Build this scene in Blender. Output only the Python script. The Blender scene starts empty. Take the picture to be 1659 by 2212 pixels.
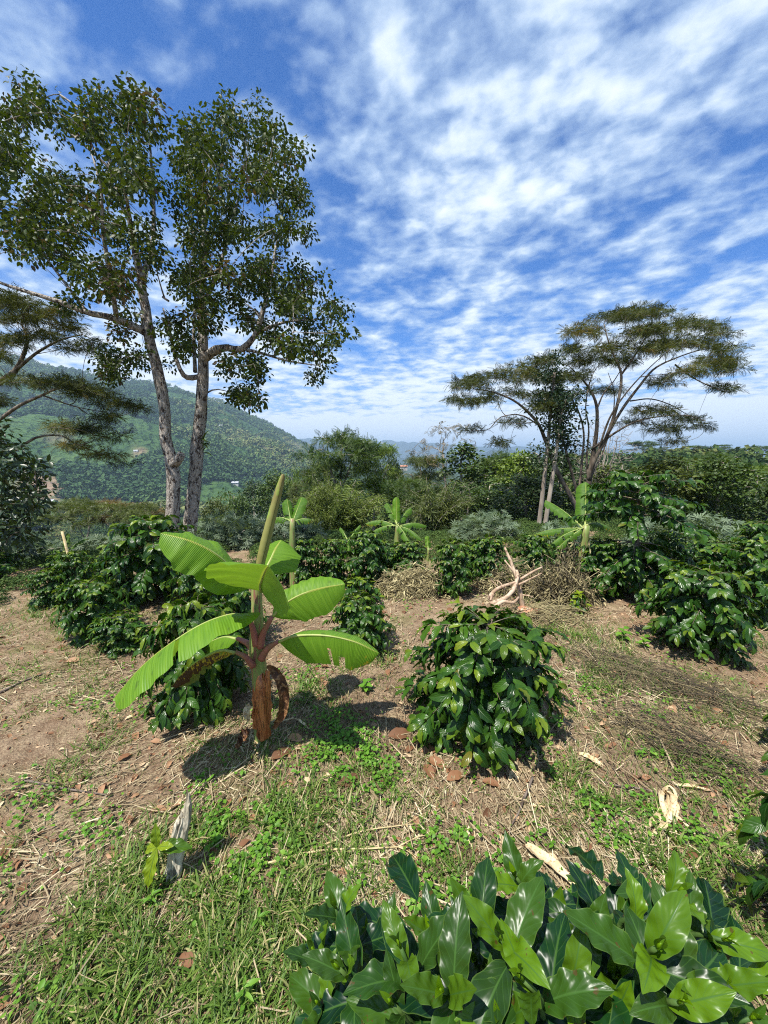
import bpy, math
import numpy as np
rng = np.random.default_rng(11)
SC = bpy.context.scene
COL = SC.collection
R_ = math.radians
# ---------------------------------------------------------------- camera model (photo measured on a 1659 x 2212 grid)
EYE = np.array([0.0, 0.0, 1.6]); PITCH = R_(8.3); FD = 831.7
FWD = np.array([0, math.cos(PITCH), -math.sin(PITCH)]); UPV = np.array([0, math.sin(PITCH), math.cos(PITCH)])
RGT = np.array([1.0, 0, 0])
def ray(u, v):
    return FWD + RGT * ((u - 829.5) / FD) + UPV * (-(v - 1106.0) / FD)
def P(u, v, Y):
    d = ray(u, v); return EYE + d * (Y / d[1])
def atz(u, v, z):
    d = ray(u, v); return EYE + d * ((z - EYE[2]) / d[2])
def nz(a):
    a = np.asarray(a, float); return a / np.maximum(np.linalg.norm(a, axis=-1, keepdims=True), 1e-9)
# ---------------------------------------------------------------- noise
def _h(ix, iy, s):
    n = (ix * 374761393 + iy * 668265263 + s * 144269504) & 0x7fffffff
    n = ((n ^ (n >> 13)) * 1274126177) & 0x7fffffff
    return ((n ^ (n >> 16)) & 0xffff) / 65535.0
def vn(x, y, s=0):
    x = np.asarray(x, float); y = np.asarray(y, float)
    ix = np.floor(x).astype(np.int64); iy = np.floor(y).astype(np.int64)
    fx = x - ix; fy = y - iy; fx = fx * fx * (3 - 2 * fx); fy = fy * fy * (3 - 2 * fy)
    a = _h(ix, iy, s); b = _h(ix + 1, iy, s); c = _h(ix, iy + 1, s); d = _h(ix + 1, iy + 1, s)
    return (a * (1 - fx) + b * fx) * (1 - fy) + (c * (1 - fx) + d * fx) * fy
def fbm(x, y, o=4, s=0):
    t = 0; a = .5; n = 0
    for k in range(o):
        t = t + a * vn(x * 2 ** k + 17.3 * k, y * 2 ** k - 9.1 * k, s + k); n += a; a *= .5
    return t / n
# ---------------------------------------------------------------- mesh builder
class MB:
    def __init__(s): s.v = []; s.f = []; s.c = []; s.n = 0
    def add(s, V, F, c=None):
        V = np.asarray(V, float); F = np.asarray(F, int)
        s.v.append(V); s.f.append(F + s.n)
        if c is None: c = np.tile([.5, 0, .5, .5], (len(V), 1))
        c = np.asarray(c, float)
        if c.ndim == 1: c = np.tile(c, (len(V), 1))
        s.c.append(c); s.n += len(V)
    def mesh(s, name, mat, loc=(0, 0, 0), smooth=True):
        V = np.concatenate(s.v) - np.asarray(loc, float)
        me = bpy.data.meshes.new(name)
        me.vertices.add(len(V)); me.vertices.foreach_set('co', V.ravel().astype('f4'))
        loops = np.concatenate([f.ravel() for f in s.f]).astype('i4')
        sz = np.concatenate([np.full(len(f), f.shape[1]) for f in s.f])
        me.loops.add(len(loops)); me.loops.foreach_set('vertex_index', loops)
        me.polygons.add(len(sz)); me.polygons.foreach_set('loop_start', (np.cumsum(sz) - sz).astype('i4'))
        me.polygons.foreach_set('use_smooth', np.full(len(sz), smooth))
        a = me.attributes.new('tint', 'FLOAT_COLOR', 'POINT')
        a.data.foreach_set('color', np.concatenate(s.c).ravel().astype('f4'))
        me.update(calc_edges=True); me.validate()
        me.materials.append(mat)
        return me
    def build(s, name, mat, parent=None, loc=(0, 0, 0), smooth=True):
        return link(name, s.mesh(name, mat, loc, smooth), parent)
def link(name, me, parent=None):
    o = bpy.data.objects.new(name, me); COL.objects.link(o)
    if parent is not None: o.parent = parent
    return o
def tag(o, label=None, cat=None, group=None, kind=None):
    if label: o['label'] = label
    if cat: o['category'] = cat
    if group: o['group'] = group
    if kind: o['kind'] = kind
    return o
def thing(name, label, cat, loc, group=None, rz=0, sc=(1, 1, 1)):
    o = bpy.data.objects.new(name, None); COL.objects.link(o)
    o.location = tuple(float(a) for a in loc); o.rotation_euler = (0, 0, rz); o.scale = sc
    o.empty_display_size = .1
    return tag(o, label, cat, group)
# ---------------------------------------------------------------- shape helpers
def frames(d, n):
    y = nz(d); z = n - (n * y).sum(-1, keepdims=True) * y; z = nz(z); x = np.cross(y, z)
    return np.stack([x, y, z], -1)
def inst(mb, T, d, n, O, S, r, g):
    V, F, uv = T; k = len(O)
    if k == 0: return
    M = frames(np.asarray(d, float), np.asarray(n, float))
    S = np.asarray(S, float)
    if S.ndim == 1: W = np.einsum('kij,nj->kni', M, V) * S[:, None, None] + np.asarray(O)[:, None, :]
    else: W = np.einsum('kij,knj->kni', M, V[None] * S[:, None, :]) + np.asarray(O)[:, None, :]
    c = np.empty((k, len(V), 4)); c[..., 0] = np.asarray(r)[:, None]; c[..., 1] = np.asarray(g)[:, None]
    c[..., 2] = uv[None, :, 0]; c[..., 3] = uv[None, :, 1]
    FF = (F[None] + (np.arange(k) * len(V))[:, None, None]).reshape(-1, F.shape[1])
    mb.add(W.reshape(-1, 3), FF, c.reshape(-1, 4))
def grid_faces(a, b):          # a rows of b verts
    i = np.arange(a - 1)[:, None] * b + np.arange(b - 1)[None]
    i = i.ravel(); return np.stack([i, i + 1, i + b + 1, i + b], -1)
def leafT(L=6, W=4, width=.42, fold=.25, droop=.5, wave=0., nw=5, ph=0., pk=.9, tip=1., base=0., twist=0.):
    v = np.linspace(0, 1, L + 1); u = np.linspace(-1, 1, W + 1)
    hw = width / 2 * np.sin(math.pi * np.clip(v, 0, 1) ** pk) ** .8 * (1 - .25 * tip * np.clip(v - .75, 0, 1) * 4 * .8)
    hw = np.maximum(hw, .006)
    th = droop * (v - .15); dv = 1 / L
    y = np.concatenate([[0], np.cumsum(np.cos(th[:-1]) * dv)]); z = np.concatenate([[0], -np.cumsum(np.sin(th[:-1]) * dv)])
    UU, VV = np.meshgrid(u, v)
    HW = hw[:, None]; a = np.abs(UU)
    X = UU * HW * math.cos(fold)
    wv = wave * np.sin(2 * math.pi * nw * VV + ph + np.where(UU > 0, 1.3, 0)) * a ** 2 * np.sin(math.pi * VV)
    n_y = np.sin(th)[:, None]; n_z = np.cos(th)[:, None]
    hgt = a * HW * math.sin(fold) + wv + twist * UU * HW * VV
    Yv = y[:, None] + hgt * n_y; Zv = z[:, None] + hgt * n_z
    V = np.stack([X, Yv, Zv], -1).reshape(-1, 3)
    return V, grid_faces(L + 1, W + 1), np.stack([(UU + 1) / 2, VV], -1).reshape(-1, 2)
def joinT(parts):
    V = []; F = []; U = []; n = 0
    for v, f, u in parts: V.append(v); F.append(f + n); U.append(u); n += len(v)
    return np.concatenate(V), np.concatenate(F), np.concatenate(U)
def xf(T, d, n, o, s):
    M = frames(np.array([d], float), np.array([n], float))[0]
    return (T[0] * s) @ M.T + np.array(o), T[1], T[2]
def resample(pts, m):
    pts = np.asarray(pts, float)
    if len(pts) > 2:      # Catmull-Rom
        q = np.concatenate([[2 * pts[0] - pts[1]], pts, [2 * pts[-1] - pts[-2]]]); out = []
        t = np.linspace(0, len(pts) - 1 - 1e-6, m); i = t.astype(int); f = (t - i)[:, None]
        a, b, c, d = q[i], q[i + 1], q[i + 2], q[i + 3]
        return .5 * (2 * b + (c - a) * f + (2 * a - 5 * b + 4 * c - d) * f ** 2 + (3 * b - a - 3 * c + d) * f ** 3)
    t = np.linspace(0, 1, m)[:, None]; return pts[0] * (1 - t) + pts[-1] * t
def tube(mb, pts, rad, n=6, r=.5, g=0., cap=True, jit=0.):
    pts = np.asarray(pts, float); m = len(pts); rad = np.broadcast_to(np.asarray(rad, float), (m,))
    t = nz(np.gradient(pts, axis=0))
    ref = np.array([0, 0, 1.]) if abs(t[0][2]) < .9 else np.array([1., 0, 0])
    x = nz(np.cross(t, np.broadcast_to(ref, t.shape))); 
    for i in range(1, m):
        if (x[i] * x[i - 1]).sum() < 0: x[i] = -x[i]
    x = nz(x); y = np.cross(t, x)
    a = np.arange(n) / n * 2 * math.pi
    rr = rad[:, None] * (1 + jit * rng.standard_normal((m, n))) if jit else rad[:, None] * np.ones((1, n))
    V = pts[:, None] + rr[..., None] * (np.cos(a)[None, :, None] * x[:, None] + np.sin(a)[None, :, None] * y[:, None])
    i = np.arange(m - 1)[:, None] * n + np.arange(n)[None]; j = np.arange(m - 1)[:, None] * n + (np.arange(n)[None] + 1) % n
    F = np.stack([i, j, j + n, i + n], -1).reshape(-1, 4)
    c = np.empty((m, n, 4)); c[..., 0] = r; c[..., 1] = g; c[..., 2] = (np.arange(n) / n)[None]; c[..., 3] = np.linspace(0, 1, m)[:, None]
    V = V.reshape(-1, 3); c = c.reshape(-1, 4)
    if cap:
        V = np.concatenate([V, [pts[0], pts[-1]]]); c = np.concatenate([c, [c[0], c[-1]]])
        mb.add(V, F, c); b = m * n; k = np.arange(n); k2 = (k + 1) % n
        o = mb.n - len(V)
        mb.f.append(np.stack([k2, k, np.full(n, b)], -1) + o); mb.f.append(np.stack([k + (m - 1) * n, k2 + (m - 1) * n, np.full(n, b + 1)], -1) + o)
    else: mb.add(V, F, c)
# ---------------------------------------------------------------- tree growth: attach every leaf-cluster target to the nearest wood
class Wood:
    def __init__(s): s.N = []; s.R = []; s.T = []; s.lines = []
    def limb(s, pts, r0, r1, m=None, jit=.0):
        pts = np.asarray(pts, float); L = np.linalg.norm(np.diff(pts, axis=0), axis=1).sum()
        m = m or max(4, min(28, int(L / .25) + 3))
        q = resample(pts, m)
        if jit: q[1:-1] += rng.standard_normal((m - 2, 3)) * jit
        rr = np.linspace(r0, r1, m); s.push(q, rr)
    def push(s, q, rr):
        s.lines.append((q, rr)); t = nz(np.gradient(q, axis=0))
        for a, b, c in zip(q[1:], rr[1:], t[1:]): s.N.append(a); s.R.append(b); s.T.append(c)
    def grow(s, targets, k=.03, rmin=.006, sag=.1, jit=.05, bias=.5, ex=.8):
        targets = np.asarray(targets, float); N0 = np.array(s.N)
        dd = np.min(np.linalg.norm(targets[:, None] - N0[None], axis=2), axis=1)
        for i in np.argsort(dd):
            t = targets[i]; N = np.array(s.N); dv = t - N; d = np.linalg.norm(dv, axis=1)
            cost = d + bias * np.maximum(0, N[:, 2] - t[2]) - .25 * np.minimum(d, (dv * np.array(s.T)).sum(1))
            j = int(np.argmin(cost)); a = N[j]; L = d[j]
            if L < .03: continue
            m = 4 if L < .6 else 6
            c = a + s.T[j] * L * .35 + (t - a) * .25 + rng.standard_normal(3) * jit * L
            f = np.linspace(0, 1, m)[:, None]
            q = a * (1 - f) ** 2 + 2 * c * f * (1 - f) + t * f ** 2
            q[:, 2] += -sag * L * 4 * (f[:, 0] * (1 - f[:, 0])) * rng.uniform(-1, 1)
            r0 = min(s.R[j] * .8, k * L ** ex + rmin)
            s.push(q, np.linspace(max(r0, rmin), rmin, m))
    def mesh(s, mb, n_big=9, jit=.04):
        for q, rr in s.lines:
            n = n_big if rr[0] > .08 else (6 if rr[0] > .025 else 4)
            tube(mb, q, rr, n, r=rng.uniform(), jit=jit if rr[0] > .05 else 0)
def inpoly(px, py, poly):
    poly = np.asarray(poly, float); c = np.zeros(len(px), bool); j = len(poly) - 1
    for i in range(len(poly)):
        xi, yi = poly[i]; xj, yj = poly[j]
        c ^= ((yi > py) != (yj > py)) & (px < (xj - xi) * (py - yi) / (yj - yi + 1e-12) + xi); j = i
    return c
def sphere_dirs(k):
    return nz(rng.standard_normal((k, 3)))
# ---------------------------------------------------------------- node helpers / materials
def newmat(name):
    m = bpy.data.materials.new(name); m.use_nodes = True; nt = m.node_tree; nt.nodes.clear(); return m, nt
class NT:
    def __init__(s, nt): s.nt = nt
    def n(s, typ, **kw):
        x = s.nt.nodes.new('ShaderNode' + typ)
        for k, v in kw.items(): setattr(x, k, v)
        return x
    def l(s, a, b): s.nt.links.new(a, b)
    def put(s, sock, v):
        if isinstance(v, bpy.types.NodeSocket): s.l(v, sock)
        elif isinstance(v, (tuple, list)) and len(v) == 3 and sock.type == 'RGBA': sock.default_value = (*v, 1)
        else: sock.default_value = v
    def mix(s, f, a, b, mode='MIX'):
        x = s.n('Mix', data_type='RGBA', blend_type=mode)
        s.put(x.inputs[0], f); s.put(x.inputs[6], a); s.put(x.inputs[7], b); return x.outputs[2]
    def m(s, op, a, b=0., c=None, clamp=False):
        x = s.n('Math', operation=op, use_clamp=clamp); s.put(x.inputs[0], a); s.put(x.inputs[1], b)
        if c is not None: s.put(x.inputs[2], c)
        return x.outputs[0]
    def ramp(s, f, lo, hi, a=0., b=1.):
        x = s.n('MapRange', interpolation_type='SMOOTHSTEP'); s.put(x.inputs[0], f)
        for i, v in zip((1, 2, 3, 4), (lo, hi, a, b)): s.put(x.inputs[i], v)
        return x.outputs[0]
    def noise(s, scale, detail=3., vec=None, rough=.55, dist=0.):
        x = s.n('TexNoise'); x.inputs['Scale'].default_value = scale; x.inputs['Detail'].default_value = detail
        x.inputs['Roughness'].default_value = rough; x.inputs['Distortion'].default_value = dist
        if vec is not None: s.l(vec, x.inputs['Vector'])
        return x.outputs['Fac']
    def obj(s, scale=None):
        t = s.n('TexCoord').outputs['Object']
        if scale:
            mp = s.n('Mapping'); mp.inputs['Scale'].default_value = scale; s.l(t, mp.inputs['Vector']); return mp.outputs[0]
        return t
    def tint(s):
        a = s.n('Attribute', attribute_name='tint'); sp = s.n('SeparateColor'); s.l(a.outputs['Color'], sp.inputs[0])
        return sp.outputs[0], sp.outputs[1], sp.outputs[2], a.outputs['Alpha']
    def bump(s, h, strength=.3, dist=.01, normal=None):
        b = s.n('Bump'); b.inputs['Strength'].default_value = strength; b.inputs['Distance'].default_value = dist
        s.l(h, b.inputs['Height'])
        if normal is not None: s.l(normal, b.inputs['Normal'])
        return b.outputs[0]
    def out(s, sh): s.l(sh, s.n('OutputMaterial').inputs[0])
def leaf_mat(name, dark, light, young, rough=.35, tr=.3, veins=0, vein_col=None, coat=0., noise_amt=.35, brown=None, brown_lim=.9, spec=.5, vein_s=.3, lines=0., spots=0., nscale=30., edge=None, trc=(1.5, 1.5, .45)):
    mat, t = newmat(name); N = NT(t); r, g, u, v = N.tint()
    col = N.mix(r, dark, light)
    nz_ = N.noise(nscale, 2., N.obj())
    col = N.mix(N.m('MULTIPLY', N.ramp(nz_, .4, .65), noise_amt), col, N.mix(.5, dark, (0, 0, 0)))
    col = N.mix(g, col, young)
    au = N.m('ABSOLUTE', N.m('SUBTRACT', u, .5))
    if brown: col = N.mix(N.ramp(r, brown_lim, brown_lim + .02), col, brown)
    if vein_col: col = N.mix(N.ramp(au, .012, .045, .8, 0.), col, vein_col)
    if edge: col = N.mix(N.ramp(au, .46, .5, 0., .6), col, edge)
    if lines:
        vl = N.m('SINE', N.m('MULTIPLY', N.m('ADD', v, N.m('MULTIPLY', au, -.55)), veins * 6.283)); col = N.mix(N.m('MULTIPLY', N.ramp(vl, .90, .995), lines), col, vein_col)
    if spots: col = N.mix(N.ramp(N.m('ADD', N.noise(55., 3., N.obj()), N.m('MULTIPLY', r, .10)), .735, .755, 0., spots), col, (.075, .045, .012))
    p = N.n('BsdfPrincipled'); N.put(p.inputs['Base Color'], col); p.inputs['Roughness'].default_value = rough
    p.inputs['Specular IOR Level'].default_value = spec
    if coat: p.inputs['Coat Weight'].default_value = coat; p.inputs['Coat Roughness'].default_value = .18
    nrm = None
    if veins:
        w = N.m('SINE', N.m('MULTIPLY', N.m('ADD', v, N.m('MULTIPLY', au, -.55)), veins * 6.283))
        w = N.m('MULTIPLY', w, N.ramp(au, .02, .12)); mid = N.ramp(au, 0., .06, -1., 0.)
        nrm = N.bump(N.m('ADD', w, N.m('MULTIPLY', mid, 3.)), vein_s, .0014)
        N.l(nrm, p.inputs['Normal'])
    tl = N.n('BsdfTranslucent'); N.put(tl.inputs[0], N.mix(1., col, trc, 'MULTIPLY'))
    ms = N.n('MixShader'); ms.inputs[0].default_value = tr; N.l(p.outputs[0], ms.inputs[1]); N.l(tl.outputs[0], ms.inputs[2])
    N.out(ms.outputs[0]); return mat
def plain_mat(name, a, b, scale=20., rough=.85, stretch=None, c=None, bump=.4, bd=.01, detail=5., attr=False, spec=.3, lim=(.38, .62)):
    mat, t = newmat(name); N = NT(t)
    o = N.obj(stretch); n1 = N.noise(scale, detail, o); n2 = N.noise(scale * 3.1, 3., o)
    col = N.mix(N.ramp(n1, *lim), a, b)
    if c: col = N.mix(N.ramp(n2, .52, .66), col, c)
    if attr:
        r, g, u, v = N.tint(); col = N.mix(N.m('MULTIPLY', r, .6), col, N.mix(1., col, (.45, .45, .45), 'MULTIPLY'))
    p = N.n('BsdfPrincipled'); N.put(p.inputs['Base Color'], col); p.inputs['Roughness'].default_value = rough
    p.inputs['Specular IOR Level'].default_value = spec
    N.l(N.bump(N.m('ADD', n1, N.m('MULTIPLY', n2, .5)), bump, bd), p.inputs['Normal'])
    N.out(p.outputs[0]); return mat
def tint_mat(name, stops, rough=.8, tr=.0, spec=.3, trc=(1, 1, 1)):   # colour picked per piece from a ramp of real colours
    mat, t = newmat(name); N = NT(t); r, g, u, v = N.tint()
    cr = N.n('ValToRGB'); cr.color_ramp.interpolation = 'LINEAR'; els = cr.color_ramp.elements
    while len(els) < len(stops): els.new(.5)
    for e, (p_, c) in zip(els, stops): e.position = p_; e.color = (*c, 1)
    N.l(r, cr.inputs[0]); col = cr.outputs[0]
    p = N.n('BsdfPrincipled'); N.put(p.inputs['Base Color'], col); p.inputs['Roughness'].default_value = rough
    p.inputs['Specular IOR Level'].default_value = spec
    if tr:
        tl = N.n('BsdfTranslucent'); N.put(tl.inputs[0], N.mix(1., col, trc, 'MULTIPLY'))
        ms = N.n('MixShader'); ms.inputs[0].default_value = tr; N.l(p.outputs[0], ms.inputs[1]); N.l(tl.outputs[0], ms.inputs[2]); N.out(ms.outputs[0])
    else: N.out(p.outputs[0])
    return mat
# ================================================================ CAMERA, LIGHT, SKY
cam = bpy.data.cameras.new('camera'); co = bpy.data.objects.new('camera', cam); COL.objects.link(co)
co.location = EYE; co.rotation_euler = (R_(90) - PITCH, 0, 0)
cam.sensor_fit = 'HORIZONTAL'; cam.sensor_width = 36; cam.lens = 36 * 385 / 768; cam.clip_start = .05; cam.clip_end = 60000
SC.camera = co
SUN_AZ, SUN_EL = R_(-140), R_(64)          # azimuth measured from straight ahead, positive to the right
sd = np.array([math.sin(SUN_AZ) * math.cos(SUN_EL), math.cos(SUN_AZ) * math.cos(SUN_EL), math.sin(SUN_EL)])
sl = bpy.data.lights.new('sun', 'SUN'); sl.energy = 5.0; sl.angle = R_(.6); sl.color = (1, .955, .88)
so = bpy.data.objects.new('sun', sl); COL.objects.link(so)
from mathutils import Vector
so.rotation_euler = Vector(sd).to_track_quat('Z', 'Y').to_euler(); so.location = (0, 0, 30)
W = bpy.data.worlds.new('World'); SC.world = W; W.use_nodes = True; wt = W.node_tree; wt.nodes.clear(); N = NT(wt)
sky = N.n('TexSky', sky_type='NISHITA'); sky.sun_disc = False; sky.sun_elevation = SUN_EL; sky.sun_rotation = SUN_AZ
sky.altitude = 1500; sky.dust_density = .3; sky.ozone_density = 2.5
tc = N.n('TexCoord').outputs['Generated']; sp = N.n('SeparateXYZ'); N.l(tc, sp.inputs[0])
zz = N.m('MAXIMUM', sp.outputs[2], 0.); den = N.m('ADD', zz, .1)
px = N.m('DIVIDE', sp.outputs[0], den); py = N.m('DIVIDE', sp.outputs[1], den)
def pvec(sx, sy, rot=0., off=(0, 0)):
    c, s = math.cos(rot), math.sin(rot)
    a = N.m('ADD', N.m('MULTIPLY', px, c * sx), N.m('MULTIPLY', py, s * sx)); b = N.m('ADD', N.m('MULTIPLY', px, -s * sy), N.m('MULTIPLY', py, c * sy))
    cb = N.n('CombineXYZ'); N.put(cb.inputs[0], N.m('ADD', a, off[0])); N.put(cb.inputs[1], N.m('ADD', b, off[1])); return cb.outputs[0]
big = N.noise(1., 2., pvec(.85, .40, .1, (3.1, 1.7)), .5, .2)
puff = N.noise(1., 3., pvec(5.2, 5.1, -.35, (7.3, 2.2)), .5, .25)
fine = N.noise(1., 4., pvec(15., 17., -.5, (1.3, 5.2)), .55, .2)
band = N.noise(1., 3., pvec(3.2, .55, .05, (2.3, 8.2)), .5, .2)
dens = N.m('ADD', N.m('ADD', N.m('MULTIPLY', big, .50), N.m('MULTIPLY', puff, .78)), N.m('ADD', N.m('MULTIPLY', fine, .30), N.m('MULTIPLY', band, .22)))
bank = N.n('VectorMath', operation='DOT_PRODUCT'); N.l(tc, bank.inputs[0]); bank.inputs[1].default_value = tuple(nz(ray(1060, 300)))
gap1 = N.n('VectorMath', operation='DOT_PRODUCT'); N.l(tc, gap1.inputs[0]); gap1.inputs[1].default_value = tuple(nz(ray(520, 210)))
gap2 = N.n('VectorMath', operation='DOT_PRODUCT'); N.l(tc, gap2.inputs[0]); gap2.inputs[1].default_value = tuple(nz(ray(830, 640)))
dens = N.m('ADD', dens, N.ramp(bank.outputs['Value'], .86, 1.0, 0., .04))
dens = N.m('ADD', dens, N.ramp(gap1.outputs['Value'], .94, 1.0, 0., -.12)); dens = N.m('ADD', dens, N.ramp(gap2.outputs['Value'], .975, 1.0, 0., -.12))
dens = N.m('ADD', dens, N.ramp(zz, .0, .45, .22, 0.))
hzn = N.noise(1., 4., pvec(1.1, .16, .0, (4.4, 1.2)), .6, .6); dens = N.m('ADD', dens, N.m('MULTIPLY', N.m('MULTIPLY', N.ramp(zz, .012, .04), N.ramp(zz, .12, .06)), N.ramp(hzn, .34, .56, 0., .55)))
cl = N.ramp(dens, .735, 1.06)
skyc = N.mix(1., sky.outputs[0], (.27, .73, 1.28), 'MULTIPLY')
skyc = N.mix(N.ramp(zz, .0, .16, .6, 0.), skyc, (4.2, 5.8, 7.6))
thick = N.ramp(dens, .90, 1.20)
cloudc = N.mix(thick, (3.6, 4.8, 6.5), (7.1, 7.6, 8.1))
colr = N.mix(N.m('MULTIPLY', cl, .95), skyc, cloudc)
bg = N.n('Background'); N.l(colr, bg.inputs[0]); bg.inputs[1].default_value = .095
wo = N.n('OutputWorld'); N.l(bg.outputs[0], wo.inputs[0])
SC.view_settings.view_transform = 'Standard'; SC.view_settings.look = 'None'; SC.view_settings.exposure = .72; SC.view_settings.gamma = 1
SC.render.engine = 'CYCLES'
SC.cycles.use_denoising = False; SC.cycles.use_adaptive_sampling = False; SC.cycles.pixel_filter_type = 'BLACKMAN_HARRIS'; SC.cycles.filter_width = 1.1
SC.cycles.max_bounces = 6; SC.cycles.diffuse_bounces = 3; SC.cycles.glossy_bounces = 2; SC.cycles.transmission_bounces = 4; SC.cycles.transparent_max_bounces = 4; SC.cycles.volume_bounces = 0
SC.cycles.sample_clamp_indirect = 4
SC.cycles.caustics_reflective = False; SC.cycles.caustics_refractive = False
# ================================================================ TERRAIN
def azel(u, v):
    d = ray(u, v); return math.degrees(math.atan2(d[0], d[1])), d[2] / math.hypot(d[0], d[1])
sk = [azel(u, v) for u, v in [(-250, 735), (-60, 760), (30, 778), (100, 792), (198, 810), (278, 823), (357, 834), (452, 857), (555, 906), (635, 946), (680, 972), (720, 1000), (760, 1030)]]
sk_az = np.array([a for a, b in sk]); sk_el = np.array([b for a, b in sk])
AZK = np.array([-180, -75, -46, -40, -34, -28, -22, -16, -11, -6, -2, 3, 10, 20, 30, 45, 75, 180.])
RK = np.array([.2, 5, 9, 15, 30, 60, 120, 250, 500, 900, 1600, 2600, 5000, 9000, 16000.])
left = np.array([0, 0, -.35, -1.6, -5, -13, -28, -48, -62, 0, 0, 0, 0, -60, -60.])
cen = np.array([0, 0, -.4, -1.7, -5.5, -11, -17, -28, -45, -60, -75, -90, -100, -110, -120.])
rig = np.array([0, 0, -.2, -.9, -3.2, -6, -5, .6, -8, -30, -60, -90, -100, -110, -120.])
tab = np.zeros((len(AZK), len(RK)))
for i, a in enumerate(AZK):
    if a <= -2:
        row = left.copy(); hr = 1.6 + 1600 * np.interp(a, sk_az, sk_el)
        w = np.clip((a + 10) / 8, 0, 1)
        row[9] = -62 + .36 * (hr + 62); row[10] = hr; row[11] = hr * .72 - 30; row[12] = hr * .2 - 60
        row = row * (1 - w) + cen * w if a > -10 else row
    elif a < 10: row = cen.copy()
    else:
        w = np.clip((a - 8) / 16, 0, 1); row = cen * (1 - w) + rig * w
    tab[i] = row
tab[0] = tab[-1] = np.array([0, 0, .2, .5, 1, 2, 3, 0, -20, -40, -60, -80, -100, -110, -120.])
LRK = np.log(RK)
def H(x, y):
    x = np.asarray(x, float); y = np.asarray(y, float)
    r = np.maximum(np.hypot(x, y), .21); az = np.degrees(np.arctan2(x, y))
    i = np.clip(np.searchsorted(AZK, az) - 1, 0, len(AZK) - 2); fa = (az - AZK[i]) / (AZK[i + 1] - AZK[i])
    lr = np.log(r); j = np.clip(np.searchsorted(LRK, lr) - 1, 0, len(LRK) - 2); fr = np.clip((r - RK[j]) / (RK[j + 1] - RK[j]), 0, 1)
    z = (tab[i, j] * (1 - fr) + tab[i, j + 1] * fr) * (1 - fa) + (tab[i + 1, j] * (1 - fr) + tab[i + 1, j + 1] * fr) * fa
    z = z + np.clip(r / 2.5, .15, 1) * ((fbm(x * .9, y * .9, 3, 3) - .5) * .10 + (fbm(x * 6, y * 6, 3, 9) - .5) * .035)
    k = np.clip((r - 10) / 60, 0, 1); z = z + k * (fbm(x / 22, y / 22, 4, 5) - .5) * 3.
    k = np.clip((r - 250) / 500, 0, 1) * np.clip((3 - az) / 10, 0, 1); rid = 1 - np.abs(2 * fbm(x / 330 + .2 * y / 330, y / 420, 5, 21) - 1)
    z = z + k * ((rid - .75) * 95 * np.clip((1700 - r) / 500, .12, 1) + (fbm(x / 60, y / 60, 4, 8) - .5) * 16)
    return z
def G(u, v):
    d = ray(u, v); t = 1.6 / -d[2] if d[2] < -.02 else 60.
    for _ in range(25):
        p = EYE + d * t; t = t * .5 + .5 * (EYE[2] - float(H(p[0], p[1]))) / -d[2]
    p = EYE + d * t; p[2] = float(H(p[0], p[1])); return p
def ground_pt(u, Y):
    x = P(u, 1000, Y)[0]; return np.array([x, Y, float(H(x, Y))])
azs = np.concatenate([np.linspace(-78, 78, 440), np.linspace(84, 276, 33)]); nr = 430
rs = np.geomspace(.25, 16000, nr); AA, RR = np.meshgrid(np.radians(azs), rs)
X = RR * np.sin(AA); Y = RR * np.cos(AA); Z = H(X, Y); na = len(azs)
GV = np.stack([X, Y, Z], -1).reshape(-1, 3)
i = np.arange(nr - 1)[:, None] * na + np.arange(na)[None]; j = np.arange(nr - 1)[:, None] * na + (np.arange(na)[None] + 1) % na
GF = np.stack([i, i + na, j + na, j], -1)
rmid = rs[:-1][:, None] * np.ones((1, na)); azm = ((azs + 180) % 360 - 180)[None] * np.ones((nr - 1, 1))
# bare-soil and field patches on the mountain (land cover)
gaz = np.degrees(np.arctan2(GV[:, 0], GV[:, 1])); gr = np.hypot(GV[:, 0], GV[:, 1]); gel = (GV[:, 2] - 1.6) / gr
bare = np.zeros(len(GV)); field = np.zeros(len(GV))
for u, v, ru, rv, w in [(95, 1050, 40, 30, 1), (610, 968, 42, 15, .9), (440, 930, 22, 8, .6), (130, 945, 25, 12, .5), (560, 950, 14, 8, .7), (300, 975, 14, 7, .9), (380, 975, 30, 6, .4), (655, 1030, 30, 14, .8), (190, 1075, 20, 8, .6), (335, 880, 10, 8, .4)]:
    a, e = azel(u, v); bare = np.maximum(bare, w * np.exp(-(((gaz - a) / (ru * .06)) ** 2 + ((gel - e) / (rv / 800)) ** 2) ** 1.5))
for u, v, ru, rv in [(320, 845, 40, 10), (180, 990, 60, 18), (330, 1000, 50, 14), (480, 1010, 60, 15), (40, 900, 40, 20), (240, 900, 40, 16), (430, 880, 25, 14), (560, 1000, 40, 12), (110, 1010, 50, 10), (150, 850, 30, 12)]:
    a, e = azel(u, v); field = np.maximum(field, np.exp(-(((gaz - a) / (ru * .06)) ** 2 + ((gel - e) / (rv / 800)) ** 2) ** 1.5))
k = (gr > 200) & (np.abs(gaz) < 75)
GC = np.stack([np.where(k, bare, 0), np.where(k, field, 0), gr * 0, gr * 0 + 1], -1)
def land(name, mask, mat):
    F = GF[mask]; used, inv = np.unique(F, return_inverse=True); mb = MB(); mb.add(GV[used], inv.reshape(-1, 4), GC[used])
    return tag(mb.build(name, mat), kind='structure')
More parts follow.
